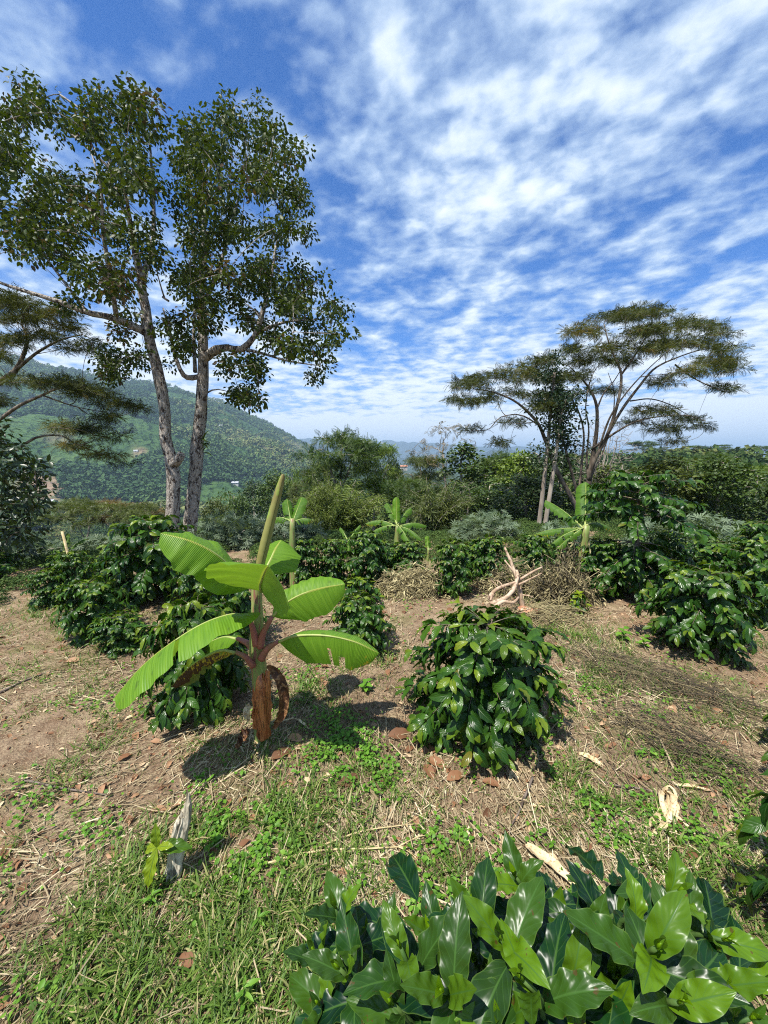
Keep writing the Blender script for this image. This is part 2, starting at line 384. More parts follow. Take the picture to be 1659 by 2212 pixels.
# soil with dry thatch
mat, t = newmat('soil'); N = NT(t); o = N.obj()
n1 = N.noise(1.3, 5., o, .6); n2 = N.noise(14., 6., o, .65); n3 = N.noise(90., 5., o, .7); n4 = N.noise(4.5, 4., o, .6)
col = N.mix(N.ramp(n2, .35, .65), (.205, .128, .076), (.350, .245, .155))
col = N.mix(N.ramp(N.m('ADD', n3, N.m('MULTIPLY', n4, .5)), .70, .92), col, (.50, .385, .235))
col = N.mix(N.m('MULTIPLY', N.ramp(n1, .54, .64), .65), col, (.36, .21, .115))
col = N.mix(N.m('MULTIPLY', N.ramp(N.noise(2.2, 4., o), .52, .68), .45), col, (.12, .14, .035))
p = N.n('BsdfPrincipled'); N.put(p.inputs['Base Color'], col); p.inputs['Roughness'].default_value = .95; p.inputs['Specular IOR Level'].default_value = .15
N.l(N.bump(N.m('ADD', n3, N.m('MULTIPLY', n2, 1.5)), .9, .03), p.inputs['Normal']); N.out(p.outputs[0]); M_soil = mat
def land_mat(name, forest, forest2, fld, soil, s):
    mat, t = newmat(name); N = NT(t); r, g, u, v = N.tint(); o = N.obj()
    a = N.noise(1 / (60 * s), 5., o, .6); b = N.noise(1 / (9 * s), 4., o, .6); c = N.noise(1 / (150 * s), 4., o, .55); vo = N.n('TexVoronoi'); vo.inputs['Scale'].default_value = 1 / (11 * s); N.l(o, vo.inputs['Vector'])
    col = N.mix(N.ramp(a, .38, .62), forest, forest2); col = N.mix(N.ramp(c, .60, .70), col, fld)
    col = N.mix(N.m('MULTIPLY', N.ramp(b, .5, .7), .6), col, N.mix(.5, forest, (0, .006, 0)))
    col = N.mix(N.m('MULTIPLY', g, N.ramp(b, .3, .6)), col, fld); col = N.mix(N.m('MULTIPLY', r, N.ramp(b, .25, .5)), col, soil)
    p = N.n('BsdfPrincipled'); N.put(p.inputs['Base Color'], col); p.inputs['Roughness'].default_value = 1.; p.inputs['Specular IOR Level'].default_value = .05
    N.l(N.bump(N.m('ADD', vo.outputs['Distance'], b), 1., 9. * s), p.inputs['Normal']); N.out(p.outputs[0]); return mat
M_hill = land_mat('hillside_scrub', (.030, .052, .016), (.055, .082, .024), (.085, .110, .034), (.30, .19, .115), .35)
M_mount = land_mat('mountain_forest', (.038, .082, .028), (.066, .122, .038), (.080, .138, .044), (.27, .19, .13), 1.)
near = rmid < 13
mount = (rmid > 420) & (azm < -4) & (rmid < 5500)
land('ground', near, M_soil)
def path_strip():
    C = np.array([G(u, v)[:2] for u, v in [(-420, 2150), (-200, 1900), (-60, 1720), (30, 1600), (70, 1500), (60, 1410), (35, 1340), (15, 1295), (-5, 1265), (-30, 1245)]]); c = resample(np.column_stack([C, C[:, 0] * 0]), 90)[:, :2]; t = nz(np.gradient(c, axis=0)); pr = np.stack([-t[:, 1], t[:, 0]], -1); us = np.linspace(-1, 1, 13); k = np.arange(90)
    wl = .12 + .22 * fbm(k * .35, k * 0, 3, 61); wr = .12 + .22 * fbm(k * .35, k * 0 + 9, 3, 62); wd = np.where(us[None] < 0, wl[:, None], wr[:, None]); p_ = c[:, None] + pr[:, None] * (us[None] * wd)[..., None]; z = H(p_[..., 0], p_[..., 1]) + .004 - .02 * (np.abs(us[None]) > .95)
    mb = MB(); mb.add(np.dstack([p_, z]).reshape(-1, 3), grid_faces(90, 13)[:, ::-1]); tag(mb.build('path', M_soil), kind='structure'); return c
M_path = plain_mat('trodden_earth', (.24, .155, .088), (.38, .265, .155), 9, .95, c=(.18, .11, .065), bump=.8, bd=.02, detail=9.)
PATH = path_strip(); land('hillside', ~near & ~mount, M_hill); land('mountain', mount, M_mount)
# far blue ranges
def far_range(name, pts, dist, depth, seed, mat):
    az = []; el = []
    for u, v in pts: a, e = azel(u, v); az.append(a); el.append(e)
    A = np.linspace(az[0], az[-1], 260); E = np.interp(A, az, el); hgt = 1.6 + dist * E
    hgt = hgt + (fbm(A * 1.1, A * 0, 5, seed) - .5) * dist * .010
    rows = []
    for k, (f, dd) in enumerate([(0, -1.), (.22, -.75), (.5, -.5), (.72, -.28), (.9, -.12), (1, 0), (.7, .4), (0, 1.)]):
        rr = dist + dd * depth + (fbm(A * 1.3, A * 0 + k, 3, seed + k) - .5) * depth * .25
        x = rr * np.sin(np.radians(A)); y = rr * np.cos(np.radians(A)); z = -130 + (hgt + 130) * f * (1 + (fbm(A * 2.1, A * 0 + k * .7, 4, seed + 40) - .5) * (.5 if k not in (0, 5, 7) else 0)); rows.append(np.stack([x, y, z], -1))
    mb = MB(); mb.add(np.array(rows).reshape(-1, 3), grid_faces(8, len(A)), np.array([0, 0, 0, 1.]))
    return tag(mb.build(name, mat), kind='structure')
M_far = land_mat('far_forest', (.020, .040, .020), (.035, .055, .030), (.06, .08, .04), (.2, .15, .1), 8.)
far_range('far_mountains', [(300, 975), (560, 955), (660, 947), (740, 956), (800, 952), (850, 953), (920, 957), (990, 962), (1080, 966), (1160, 964), (1240, 970), (1330, 972), (1500, 972), (1700, 975), (1900, 978)], 6000, 900, 3, M_far)
far_range('far_hills', [(560, 990), (640, 960), (680, 957), (715, 962), (800, 985), (860, 990), (960, 992), (1020, 985), (1060, 972), (1090, 969), (1130, 978), (1200, 990), (1300, 996)], 3600, 500, 13, M_far)
# the air
hb = MB(); x0, x1, y0, y1, z0, z1 = -16500, 16500, -16500, 16500, -160, 375
hb.add([[x, y, z] for x in (x0, x1) for y in (y0, y1) for z in (z0, z1)], [[0, 1, 3, 2], [4, 6, 7, 5], [0, 4, 5, 1], [2, 3, 7, 6], [0, 2, 6, 4], [1, 5, 7, 3]])
mat, t = newmat('air'); N = NT(t); pv = N.n('VolumePrincipled'); pv.inputs['Color'].default_value = (.56, .77, 1, 1); pv.inputs['Density'].default_value = 2.0e-4; pv.inputs['Anisotropy'].default_value = .1
N.l(pv.outputs[0], N.n('OutputMaterial').inputs[1])
HAZE = hb.build('haze', mat); tag(HAZE, kind='stuff', label='thin blue haze filling the air over the valley', cat='haze')
# ================================================================ MATERIALS FOR PLANTS
M_cofF = leaf_mat('coffee_leaf_near', (.004, .024, .008), (.009, .044, .008), (.130, .250, .003), .33, .20, vein_s=.16, lines=.35, spots=.8, veins=8, vein_col=(.05, .12, .02), spec=.30, noise_amt=.25, edge=(.10, .17, .03), nscale=22)
M_cof = leaf_mat('coffee_leaf', (.010, .040, .006), (.054, .135, .011), (.200, .270, .012), .28, .24, veins=7, vein_col=(.05, .11, .02), spec=.32, noise_amt=.25, brown=(.16, .13, .02), brown_lim=.985, vein_s=.28)
M_cofB = plain_mat('coffee_stem', (.10, .075, .05), (.20, .165, .12), 30, .9, (1, 1, .3), bump=.5)
M_cofG = plain_mat('coffee_green_stem', (.045, .10, .02), (.08, .14, .03), 30, .6, bump=.2)
# leaf templates
CT_hi = [leafT(22, 6, .41, f, d, .050, n, p, tw) for d, n, p, tw, f in ((.5, 3.6, 0, .95, .30), (.9, 4.2, 2, .9, .22), (1.35, 3.4, 4, .95, .35), (.15, 4, 1, .9, .4))]
CT_mid = [leafT(8, 4, .40, .22, d, .05, n, p, .95) for d, n, p in ((.7, 4, 0), (1.15, 3.5, 2), (1.6, 4, 4))]
CT_lo = [leafT(4, 2, .42, .25, d, 0, 3, 0, .9) for d in (.4, .9)]
def coffee(h, R, nlev, leafL, T, base=.18, seed=0, perlev=3, dens=1., young=.35, flat=3.4, gap=None, elt=.70):
    """foliage and wood of one coffee shrub standing at the origin"""
    g = np.random.default_rng(seed); fol = MB(); wood = MB(); D = []; Nn = []; O = []; S = []; r = []; y = []
    lean = g.normal(0, .05, 2); zs = np.linspace(0, h * .97, 8); stem = np.stack([lean[0] * zs + .015 * np.sin(zs * 5), lean[1] * zs, zs], -1)
    r0 = .012 + .011 * h
    tube(wood, stem, np.linspace(r0, .005, 8), 7, r=.3, jit=.05)
    ang = g.uniform(0, 6.28)
    for i in range(nlev):
        t = (i + .5) / nlev; z = h * (base + (1 - base) * t * .98)
        if gap and gap[0] < t < gap[1] and g.uniform() < .75: continue
        for k in range(perlev):
            ang += 2 * math.pi / perlev + g.normal(0, .25); 
            ln = R * (1 - t ** flat) ** .5 * (.60 + .40 * min(1, t * 2.6)) * g.uniform(.62, 1.12) + .06
            el = -.10 + elt * t ** 2 + g.normal(0, .13)
            rad = np.array([math.cos(ang), math.sin(ang), 0]); side = np.array([-rad[1], rad[0], 0])
            s = np.linspace(0, 1, 7); sag = .38 * ln * (1 - t * .5)
            pts = np.array([lean[0] * z, lean[1] * z, z]) + rad * (ln * math.cos(el) * s)[:, None]; pts[:, 2] += ln * math.sin(el) * s - sag * s ** 2
            pts += side * (g.normal(0, .08) * ln * s ** 2)[:, None]
            tube(wood, pts[:6], np.linspace(.0040 + .003 * (1 - t), .0016, 6), 4, r=.6, cap=False)
            n = max(2, int(round(ln * dens / (leafL * .36))))
            for q in np.linspace(.30 if ln > .25 else .5, 1., n):
                pos = np.array([np.interp(q, s, pts[:, a]) for a in range(3)])
                for sg in (-1, 1):
                    d = rad * g.uniform(.25, .85) + side * sg * g.uniform(.25, .8) + np.array([0, 0, g.uniform(-1.15, -.1) * (1 - .5 * t ** 2)]) + g.normal(0, .15, 3)
                    if q > .97: d = d * [1, 1, .6] + rad * .35
                    D.append(d); Nn.append(np.array([0, 0, 1.]) * g.uniform(.4, 1) + rad * g.uniform(.3, .9) + side * g.normal(0, .3))
                    O.append(pos + side * sg * .006); sz = leafL * g.uniform(.72, 1.15) * (.75 if q > .97 else 1); S.append(sz)
                    r.append(g.uniform()); yy = (q > .97) * g.uniform(.1, 1) * (.35 + .65 * t); y.append(yy * young * 1.6 + max(0, t - .8) * young * g.uniform(0, 2))
    for k in range(6):     # the crown tip
        a = k * 1.05; rad = np.array([math.cos(a), math.sin(a), 0])
        D.append(rad * .7 + [0, 0, .35]); Nn.append(np.array([0, 0, 1.]) - rad * .2); O.append([lean[0] * h, lean[1] * h, h - .02 * (k // 2)]); S.append(leafL * g.uniform(.5, .9)); r.append(g.uniform()); y.append(young * g.uniform(.4, 1.6))
    D = np.array(D); Nn = np.array(Nn); O = np.array(O); S = np.array(S); r = np.array(r); y = np.clip(np.array(y), 0, 1); pick = g.integers(0, len(T), len(O))
    for k, tt in enumerate(T):
        m = pick == k; inst(fol, tt, D[m], Nn[m], O[m], S[m], r[m], y[m])
    return fol, wood
COFG = 'coffee shrubs growing on the plantation slope'
PRO = {}
def coffee_at(kind, loc, label, h=1., w=1., rz=0.):
    """kind: prototype key; h, w scale it to the height and width in the photo"""
    fm, wm = PRO[kind]
    o = thing('coffee_shrub', label, 'coffee shrub', loc, COFG, rz, (w, w, h))
    link('foliage', fm, o); link('stem', wm, o); return o
def proto(key, *a, mat=None, **k):
    f, w = coffee(*a, **k); PRO[key] = (f.mesh('coffee_foliage', mat or M_cof), w.mesh('coffee_stem', M_cofB))
proto('mid', .80, .45, 12, .132, CT_mid, base=.20, seed=5, perlev=7, dens=1.2, young=.5, flat=4.5)
proto('round', 1., .55, 12, .160, CT_mid, base=.24, seed=8, perlev=6, dens=1.1, young=.5, flat=4.)
proto('tall', 1., .42, 11, .140, CT_mid, base=.18, seed=15, perlev=6, dens=1.1, young=.45, flat=4.5)
proto('tall2', 1., .50, 11, .140, CT_mid, base=.18, seed=23, perlev=6, dens=1.1, young=.48, flat=4.)
proto('gappy', 1., .42, 15, .085, CT_mid, base=.14, seed=31, perlev=6, dens=1.2, young=.2, flat=6., gap=(.30, .62), elt=.45)
proto('small', 1., .55, 8, .25, CT_mid, base=.18, seed=41, perlev=4, dens=1.2, young=.6)
proto('young', 1., .30, 5, .42, CT_mid, base=.3, seed=43, perlev=3, dens=.8, young=1.)
def place(kind, u, vb, vt, wD, label, rz=0., Y=None):
    """foot of the shrub seen at (u, vb) on the ground, its top at vt, wD wide on the measuring grid"""
    g = G(u, vb) if Y is None else ground_pt(u, Y)
    d = ray(u, vt); top = EYE + d * (g[1] / d[1]); h = top[2] - g[2]
    wid = wD / FD * (g[1] / math.cos(PITCH)) 
    f = PRO[kind][0]; ww = PW[kind]
    return coffee_at(kind, g, label, h / PH[kind], wid / ww * (1.04 if g[1] > 4. else 1.0), rz)
PW = {}; PH = {}
for k_, (f_, w_) in PRO.items():
    a_ = np.empty(len(f_.vertices) * 3, 'f4'); f_.vertices.foreach_get('co', a_); a_ = a_.reshape(-1, 3)
    PW[k_] = float(np.percentile(a_[:, 0], 99.3) - np.percentile(a_[:, 0], .7)); PH[k_] = float(np.percentile(a_[:, 2], 99.5))
place('mid', 1036, 1552, 1322, 325, 'dense glossy coffee shrub alone in the middle of the clearing', .7)
place('round', 781, 1394, 1285, 140, 'small rounded coffee shrub just behind the right hand leaves of the big banana plant', .3)
place('small', 778, 1300, 1248, 90, 'little pale topped coffee shrub peeping out right behind the rounded one', 1.3)
place('round', 1492, 1400, 1228, 205, 'bushy coffee shrub on a short bare trunk at the right of the clearing', 2.1)
place('tall2', 1622, 1338, 1172, 165, 'wide dark coffee shrub cut by the right edge, behind the one on a bare trunk', .2)
place('tall2', 1648, 1265, 1128, 150, 'coffee shrub farthest back at the right edge of the photo', 4.)
place('gappy', 1366, 1290, 1020, 215, 'tallest coffee shrub, bare branches showing below its umbrella of leaves', .5)
place('tall2', 1300, 1280, 1168, 120, 'low coffee shrub under the left side of the tallest one', 2.7)
place('tall2', 1440, 1276, 1150, 110, 'low coffee shrub between the tallest one and the one on a bare trunk', 1.1)
place('tall', 983, 1283, 1168, 92, 'narrow coffee shrub on a thin pale stem beside the dry stalk heap', 0.)
place('tall2', 793, 1262, 1150, 120, 'dark round coffee shrub in front of the young banana plant in the back row', 1.)
place('tall', 714, 1262, 1165, 80, 'coffee shrub in the back row, left of the dark round one', 2.)
place('tall', 652, 1268, 1165, 84, 'coffee shrub right behind the upright rolled leaf of the big banana plant', 3.)
place('tall', 880, 1255, 1172, 90, 'coffee shrub right of the dark round one in the back row', 4.)
place('tall', 1062, 1262, 1160, 90, 'coffee shrub in the back row, left of the peeled pink branches', 5.)
place('tall2', 1150, 1262, 1158, 100, 'coffee shrub behind the peeled pink branches', .6)
place('tall2', 335, 1296, 1118, 190, 'tall full coffee shrub in front of the two grey tree trunks', .4)
place('round', 198, 1372, 1252, 135, 'glossy coffee shrub beside the dirt path, left of the big banana plant', 1.9)
place('mid', 265, 1400, 1328, 112, 'low coffee shrub nearest the dirt path, above the drooping banana leaf tip', 5.1)
place('tall2', 112, 1310, 1232, 82, 'coffee shrub where the dirt path bends, left of the other path side shrubs', 3.3)
place('tall2', 170, 1298, 1195, 90, 'coffee shrub behind the glossy path side one', 2.2)
place('tall2', 250, 1294, 1190, 85, 'coffee shrub between the path side shrubs and the tall full one', .9)
place('mid', 425, 1520, 1300, 215, 'dark big leaved coffee shrub under the drooping leaves of the big banana plant', 2.6)
place('tall2', 500, 1390, 1225, 160, 'coffee shrub directly behind the stem of the big banana plant', 1.7)
place('tall2', 432, 1325, 1195, 110, 'coffee shrub behind the upper left leaf of the big banana plant', 3.7)
place('tall2', -25, 1262, 1185, 110, 'coffee shrub in deep shade under the dark tree at the left edge', 3.)
for k_, (u_, vb_, vt_, w_, l_) in enumerate([(610, 1250, 1172, 90, 'coffee shrub peeping out between the rolled leaf and the back row'), (835, 1246, 1172, 80, 'coffee shrub behind the dark round one in the back row'), (1022, 1246, 1170, 80, 'coffee shrub right of the narrow pale stemmed one'), (1215, 1250, 1175, 90, 'coffee shrub behind the dry stalks on the right'), (1545, 1262, 1168, 130, 'coffee shrub behind the bushy one on a bare trunk'), (150, 1262, 1195, 90, 'coffee shrub farthest along the dirt path')]):
    place(('tall', 'tall2')[k_ % 2], u_, vb_, vt_, w_, l_, k_ * 1.3)
place('young', 1248, 1325, 1280, 46, 'knee high coffee seedling with pale leaves below the dry stalks on the right', .4)
# shrubs standing off the right edge, a few of their branches in the picture
def placexyz(kind, p, h, w, label, rz):
    p = np.array([p[0], p[1], float(H(p[0], p[1]))]); return coffee_at(kind, p, label, h / PH[kind], w / PW[kind], rz)
q = atz(1870, 1560, .35); placexyz('mid', q, .62, .62, 'coffee shrub reaching in at the right edge beside the twig heap', 1.)
q = atz(1985, 1850, .5); placexyz('mid', q, .80, .62, 'coffee shrub reaching in at the lower right edge, above the nearest shrub', 2.)
# ---------------------------------------------------------------- the nearest coffee shrub, shoot by shoot
def near_coffee():
    g = np.random.default_rng(77); c = np.array([.42, .72, float(H(.42, .72))])
    o = thing('coffee_shrub', 'nearest coffee shrub with large shining leaves filling the lower right corner', 'coffee shrub', c, COFG)
    wood = MB(); fol = MB(); tip = MB(); D = []; Nn = []; O = []; S = []; r = []; y = []
    shoots = [(726, 1962, .70, 4, .15), (733, 2092, .70, 4, .15), (957, 2142, .82, 4, .16), (866, 2048, .78, 4, .155), (1020, 1975, .76, 4, .15), (1084, 2030, .85, 5, .175), (1114, 1895, .74, 4, .15), (1395, 1992, .84, 5, .15), (1419, 2048, .90, 5, .175),
              (1465, 1925, .74, 4, .15), (1285, 2020, .80, 4, .155), (1552, 2132, .84, 4, .16), (1131, 2118, .84, 4, .16), (1465, 2166, .86, 4, .15), (1200, 1985, .66, 4, .15), (1560, 2030, .74, 4, .16), (1640, 2120, .70, 4, .15), (680, 2060, .58, 3, .15), (1240, 2130, .78, 4, .16), (1330, 2110, .76, 4, .16),
              (850, 2170, .72, 4, .15), (1080, 2200, .76, 4, .16), (1330, 2210, .76, 4, .16), (930, 2010, .60, 3, .15), (800, 2020, .56, 3, .15), (1620, 2200, .74, 4, .15), (690, 2170, .58, 4, .15), (1030, 2080, .70, 4, .15), (1360, 1960, .62, 3, .15), (1500, 1990, .64, 3, .15)]
    foot = np.array([c[0], c[1] + .02, c[2]])
    for k, (u, v, z, npair, L) in enumerate(shoots):
        tp = atz(u, v, z); out = tp - foot; rad = nz(np.array([out[0], out[1] * .8, 0])); ax = nz(rad * .42 + np.array([0, -.05, 1.]) + g.normal(0, .1, 3))
        b = foot + np.array([0, 0, .22]) + rad * .05; mid = b * .45 + tp * .55 - np.array([0, 0, .10]) + rad * .03
        path = resample([foot, b, mid, tp - ax * .09, tp], 12); tube(wood, path, np.linspace(.010, .003, 12), 6, r=.4)
        a0 = g.uniform(0, 6.28); e1 = nz(np.cross(ax, [.3, .9, .1])); e2 = np.cross(ax, e1)
        for j in range(min(npair + 2, 7)):
            q = j * .030 + .004 * j * j; pos = tp - ax * q; opn = [.16, .62, 1.0, 1.3, 1.5, 1.6, 1.6][j] + g.normal(0, .08)
            a = a0 + j * math.pi / 2 + g.normal(0, .22)
            for sg in (0, math.pi):
                rd = math.cos(a + sg) * e1 + math.sin(a + sg) * e2
                d = ax * math.cos(opn) + rd * math.sin(opn); n = ax * math.sin(opn) - rd * math.cos(opn) + [0, 0, .25]
                D.append(d); Nn.append(n + g.normal(0, .12, 3)); O.append(pos); S.append(.80 * L * [.30, .74, .98, 1.06, 1.05, 1., .95][j] * g.uniform(.88, 1.12)); r.append(g.uniform()); y.append([1., .62, .20, 0, 0, 0, 0][j] * g.uniform(.1, 1.25))
        tip = MB(); tube(tip, [tp - ax * .004, tp + ax * .012, tp + ax * .020], [.002, .003, .001], 6, r=.5, g=1.); tip.build('bud', M_cofF, o, c)
    for k in range(120):    # the shaded lower leaves
        a = g.uniform(0, 6.28); rr = g.uniform(.05, .5); z = g.uniform(.22, .62)
        pos = foot + [rr * math.cos(a) * 1.1, rr * math.sin(a) * .42 - .05, z * .85]; rd = np.array([math.cos(a), math.sin(a), 0])
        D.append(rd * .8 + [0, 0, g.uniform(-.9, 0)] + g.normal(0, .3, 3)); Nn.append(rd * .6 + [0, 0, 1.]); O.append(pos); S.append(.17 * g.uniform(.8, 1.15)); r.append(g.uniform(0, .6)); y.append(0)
    D = np.array(D); Nn = np.array(Nn); O = np.array(O); S = np.array(S); r = np.array(r); y = np.clip(np.array(y), 0, 1); pk = g.integers(0, 4, len(O)); pk[S < .05] = 4
    for k, tt in enumerate(CT_hi + [leafT(8, 4, .34, .55, .35, 0, 1, 0, .95)]):
        m = pk == k; inst(fol, tt, D[m], Nn[m], O[m], S[m], r[m], y[m])
    fol.build('foliage', M_cofF, o, c); wood.build('stem', M_cofG, o, c)
near_coffee()
# ================================================================ BANANA PLANTS
def banana_mat(name, base, base2, under, rib, sick=0., scale=1.):
    mat, t = newmat(name); N = NT(t); r, g, u, v = N.tint(); o = N.obj()
    au = N.m('ABSOLUTE', N.m('SUBTRACT', u, .5))
    st = N.noise(1., 3., None); tx = N.n('CombineXYZ'); N.put(tx.inputs[0], N.m('MULTIPLY', v, 70.)); N.put(tx.inputs[1], N.m('MULTIPLY', u, 2.)); N.put(tx.inputs[2], N.m('MULTIPLY', r, 31.))
    s1 = N.noise(1., 3., tx.outputs[0]); 
    tx2 = N.n('CombineXYZ'); N.put(tx2.inputs[0], N.m('MULTIPLY', v, 14.)); N.put(tx2.inputs[1], N.m('MULTIPLY', u, 3.)); N.put(tx2.inputs[2], N.m('MULTIPLY', r, 17.))
    s2 = N.noise(1., 3., tx2.outputs[0]); s3 = N.noise(9., 4., o)
    col = N.mix(N.ramp(s1, .3, .7), base, base2); col = N.mix(N.m('MULTIPLY', N.ramp(s2, .60, .70), .42), col, (.035, .060, .016))
    col = N.mix(N.m('MULTIPLY', N.ramp(s3, .62, .7), .3), col, (.07, .07, .03))
    # ragged yellow and brown dying tissue, by the amount stored per leaf
    tx3 = N.n('CombineXYZ'); N.put(tx3.inputs[0], N.m('MULTIPLY', v, 34.)); N.put(tx3.inputs[1], N.m('MULTIPLY', u, 5.)); s4 = N.noise(1., 5., tx3.outputs[0], .65)
    dz = N.m('ADD', N.m('MULTIPLY', s4, 1.), N.m('ADD', N.m('MULTIPLY', v, .25), N.m('MULTIPLY', au, .30)))
    k = N.m('ADD', dz, N.m('MULTIPLY', g, .75))
    col = N.mix(N.ramp(k, 1.16, 1.24), col, (.52, .36, .03)); col = N.mix(N.ramp(k, 1.27, 1.34), col, (.075, .035, .016))
    col = N.mix(N.ramp(au, .012, .03, 1., 0.), col, rib)
    gm = N.n('NewGeometry'); col = N.mix(gm.outputs['Backfacing'], col, N.mix(.45, col, under))
    p = N.n('BsdfPrincipled'); N.put(p.inputs['Base Color'], col); p.inputs['Roughness'].default_value = .45; p.inputs['Specular IOR Level'].default_value = .28
    rid = N.m('SINE', N.m('MULTIPLY', v, 420.)); N.l(N.bump(N.m('ADD', N.m('MULTIPLY', rid, .5), s1), .35, .004), p.inputs['Normal'])
    tl = N.n('BsdfTranslucent'); N.put(tl.inputs[0], N.mix(1., col, (1.5, 1.5, .5), 'MULTIPLY'))
    ms = N.n('MixShader'); ms.inputs[0].default_value = .36; N.l(p.outputs[0], ms.inputs[1]); N.l(tl.outputs[0], ms.inputs[2]); N.out(ms.outputs[0]); return mat
M_ban = banana_mat('banana_leaf', (.110, .240, .016), (.165, .315, .024), (.20, .30, .07), (.38, .42, .08))
M_rib = plain_mat('banana_midrib', (.26, .33, .09), (.34, .38, .12), 14, .45, bump=.15)
M_pet = plain_mat('banana_petiole', (.30, .105, .085), (.20, .17, .065), 9, .45, (1, 1, .4), c=(.33, .12, .095), bump=.15, lim=(.48, .7))
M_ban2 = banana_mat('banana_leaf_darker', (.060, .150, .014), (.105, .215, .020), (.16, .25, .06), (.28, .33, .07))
M_pseudo = plain_mat('banana_stem_green', (.17, .24, .065), (.30, .34, .11), 10, .42, (2, 2, .25), c=(.26, .12, .085), bump=.15)
M_sheath = plain_mat('banana_sheath_red', (.26, .066, .020), (.52, .19, .060), 30, .34, (2.4, 2.4, .07), c=(.022, .010, .007), bump=.4, bd=.004, spec=.6, lim=(.36, .6))
M_dead = plain_mat('banana_dead_leaf', (.045, .020, .011), (.17, .070, .028), 14, .6, None, c=(.30, .16, .07), bump=.8, bd=.012)
M_pale = plain_mat('dry_pale_sheath', (.50, .38, .21), (.66, .54, .34), 30, .8, (1, 1, .4), c=(.33, .21, .10), bump=.5)
M_roll = plain_mat('rolled_leaf', (.17, .125, .045), (.23, .22, .065), 6, .55, (1.5, 1.5, .35), c=(.22, .30, .05), bump=.3)
def ban_leaf(mb, rib, pts, hw, nrm, fa, fb, r=.5, g=0., n=30, blunt=.5, wave=.012, droop=.3, basew=.25, tears=(), nw=9, kx=5):
    """midrib through pts; half widths hw (left, right); fold angles fa (left), fb (right), up positive"""
    q = resample(pts, n + 1); t = nz(np.gradient(q, axis=0)); nr = np.asarray(nrm, float)
    if nr.ndim == 1: nr = np.tile(nr, (n + 1, 1))
    else: nr = resample(nr, n + 1)
    nr = nz(nr - (nr * t).sum(1, keepdims=True) * t); side = np.cross(t, nr)          # to the right when looking along the leaf
    v = np.linspace(0, 1, n + 1); prof = np.clip((v / basew), 0, 1) ** .6 * np.clip((1 - v) / (.10 + .25 * blunt), 0, 1) ** .5
    prof = np.maximum(prof, .01)
    for sg, w, f in ((-1, hw[0], fa), (1, hw[1], fb)):
        cols = []; cc = []
        for k in range(kx + 1):
            a = k / kx; ang = f - droop * a * .9
            ww = w * prof * a
            wv = wave * a ** 1.5 * (np.sin(v * nw * 6.28 + sg) + .7 * np.sin(v * nw * 2.3 * 6.28 + 1.7 * sg + r * 7)) * np.sin(np.pi * v)
            p = q + (side * sg * math.cos(ang) + nr * math.sin(ang)) * ww[:, None] + nr * wv[:, None] + t * (a * w * .22 * prof)[:, None]
            cols.append(p); c = np.empty((n + 1, 4)); c[:, 0] = r; c[:, 1] = g; c[:, 2] = .5 + sg * a * .5; c[:, 3] = v; cc.append(c)
        V = np.stack(cols, 1); Cc = np.stack(cc, 1); F = grid_faces(n + 1, kx + 1)
        if sg < 0: F = F[:, ::-1]
        keep = np.ones(len(F), bool)
        for (s_, v_, d_) in tears:
            if s_ == sg:
                row = int(v_ * n); kk = np.arange(len(F)); keep &= ~((kk // kx == row) & (kk % kx >= int((1 - d_) * kx)))
        mb.add(V.reshape(-1, 3), F[keep], Cc.reshape(-1, 4))
    if rib is not None: tube(rib, q - nr * .004, np.linspace(.0085, .0012, n + 1) * (1 if n > 12 else .8), 6)
Z5 = lambda x, y: (164.6 + x * .4299, 1014.9 + y * .4299)
def ZP(x, y, Y): return P(*Z5(x, y), Y)
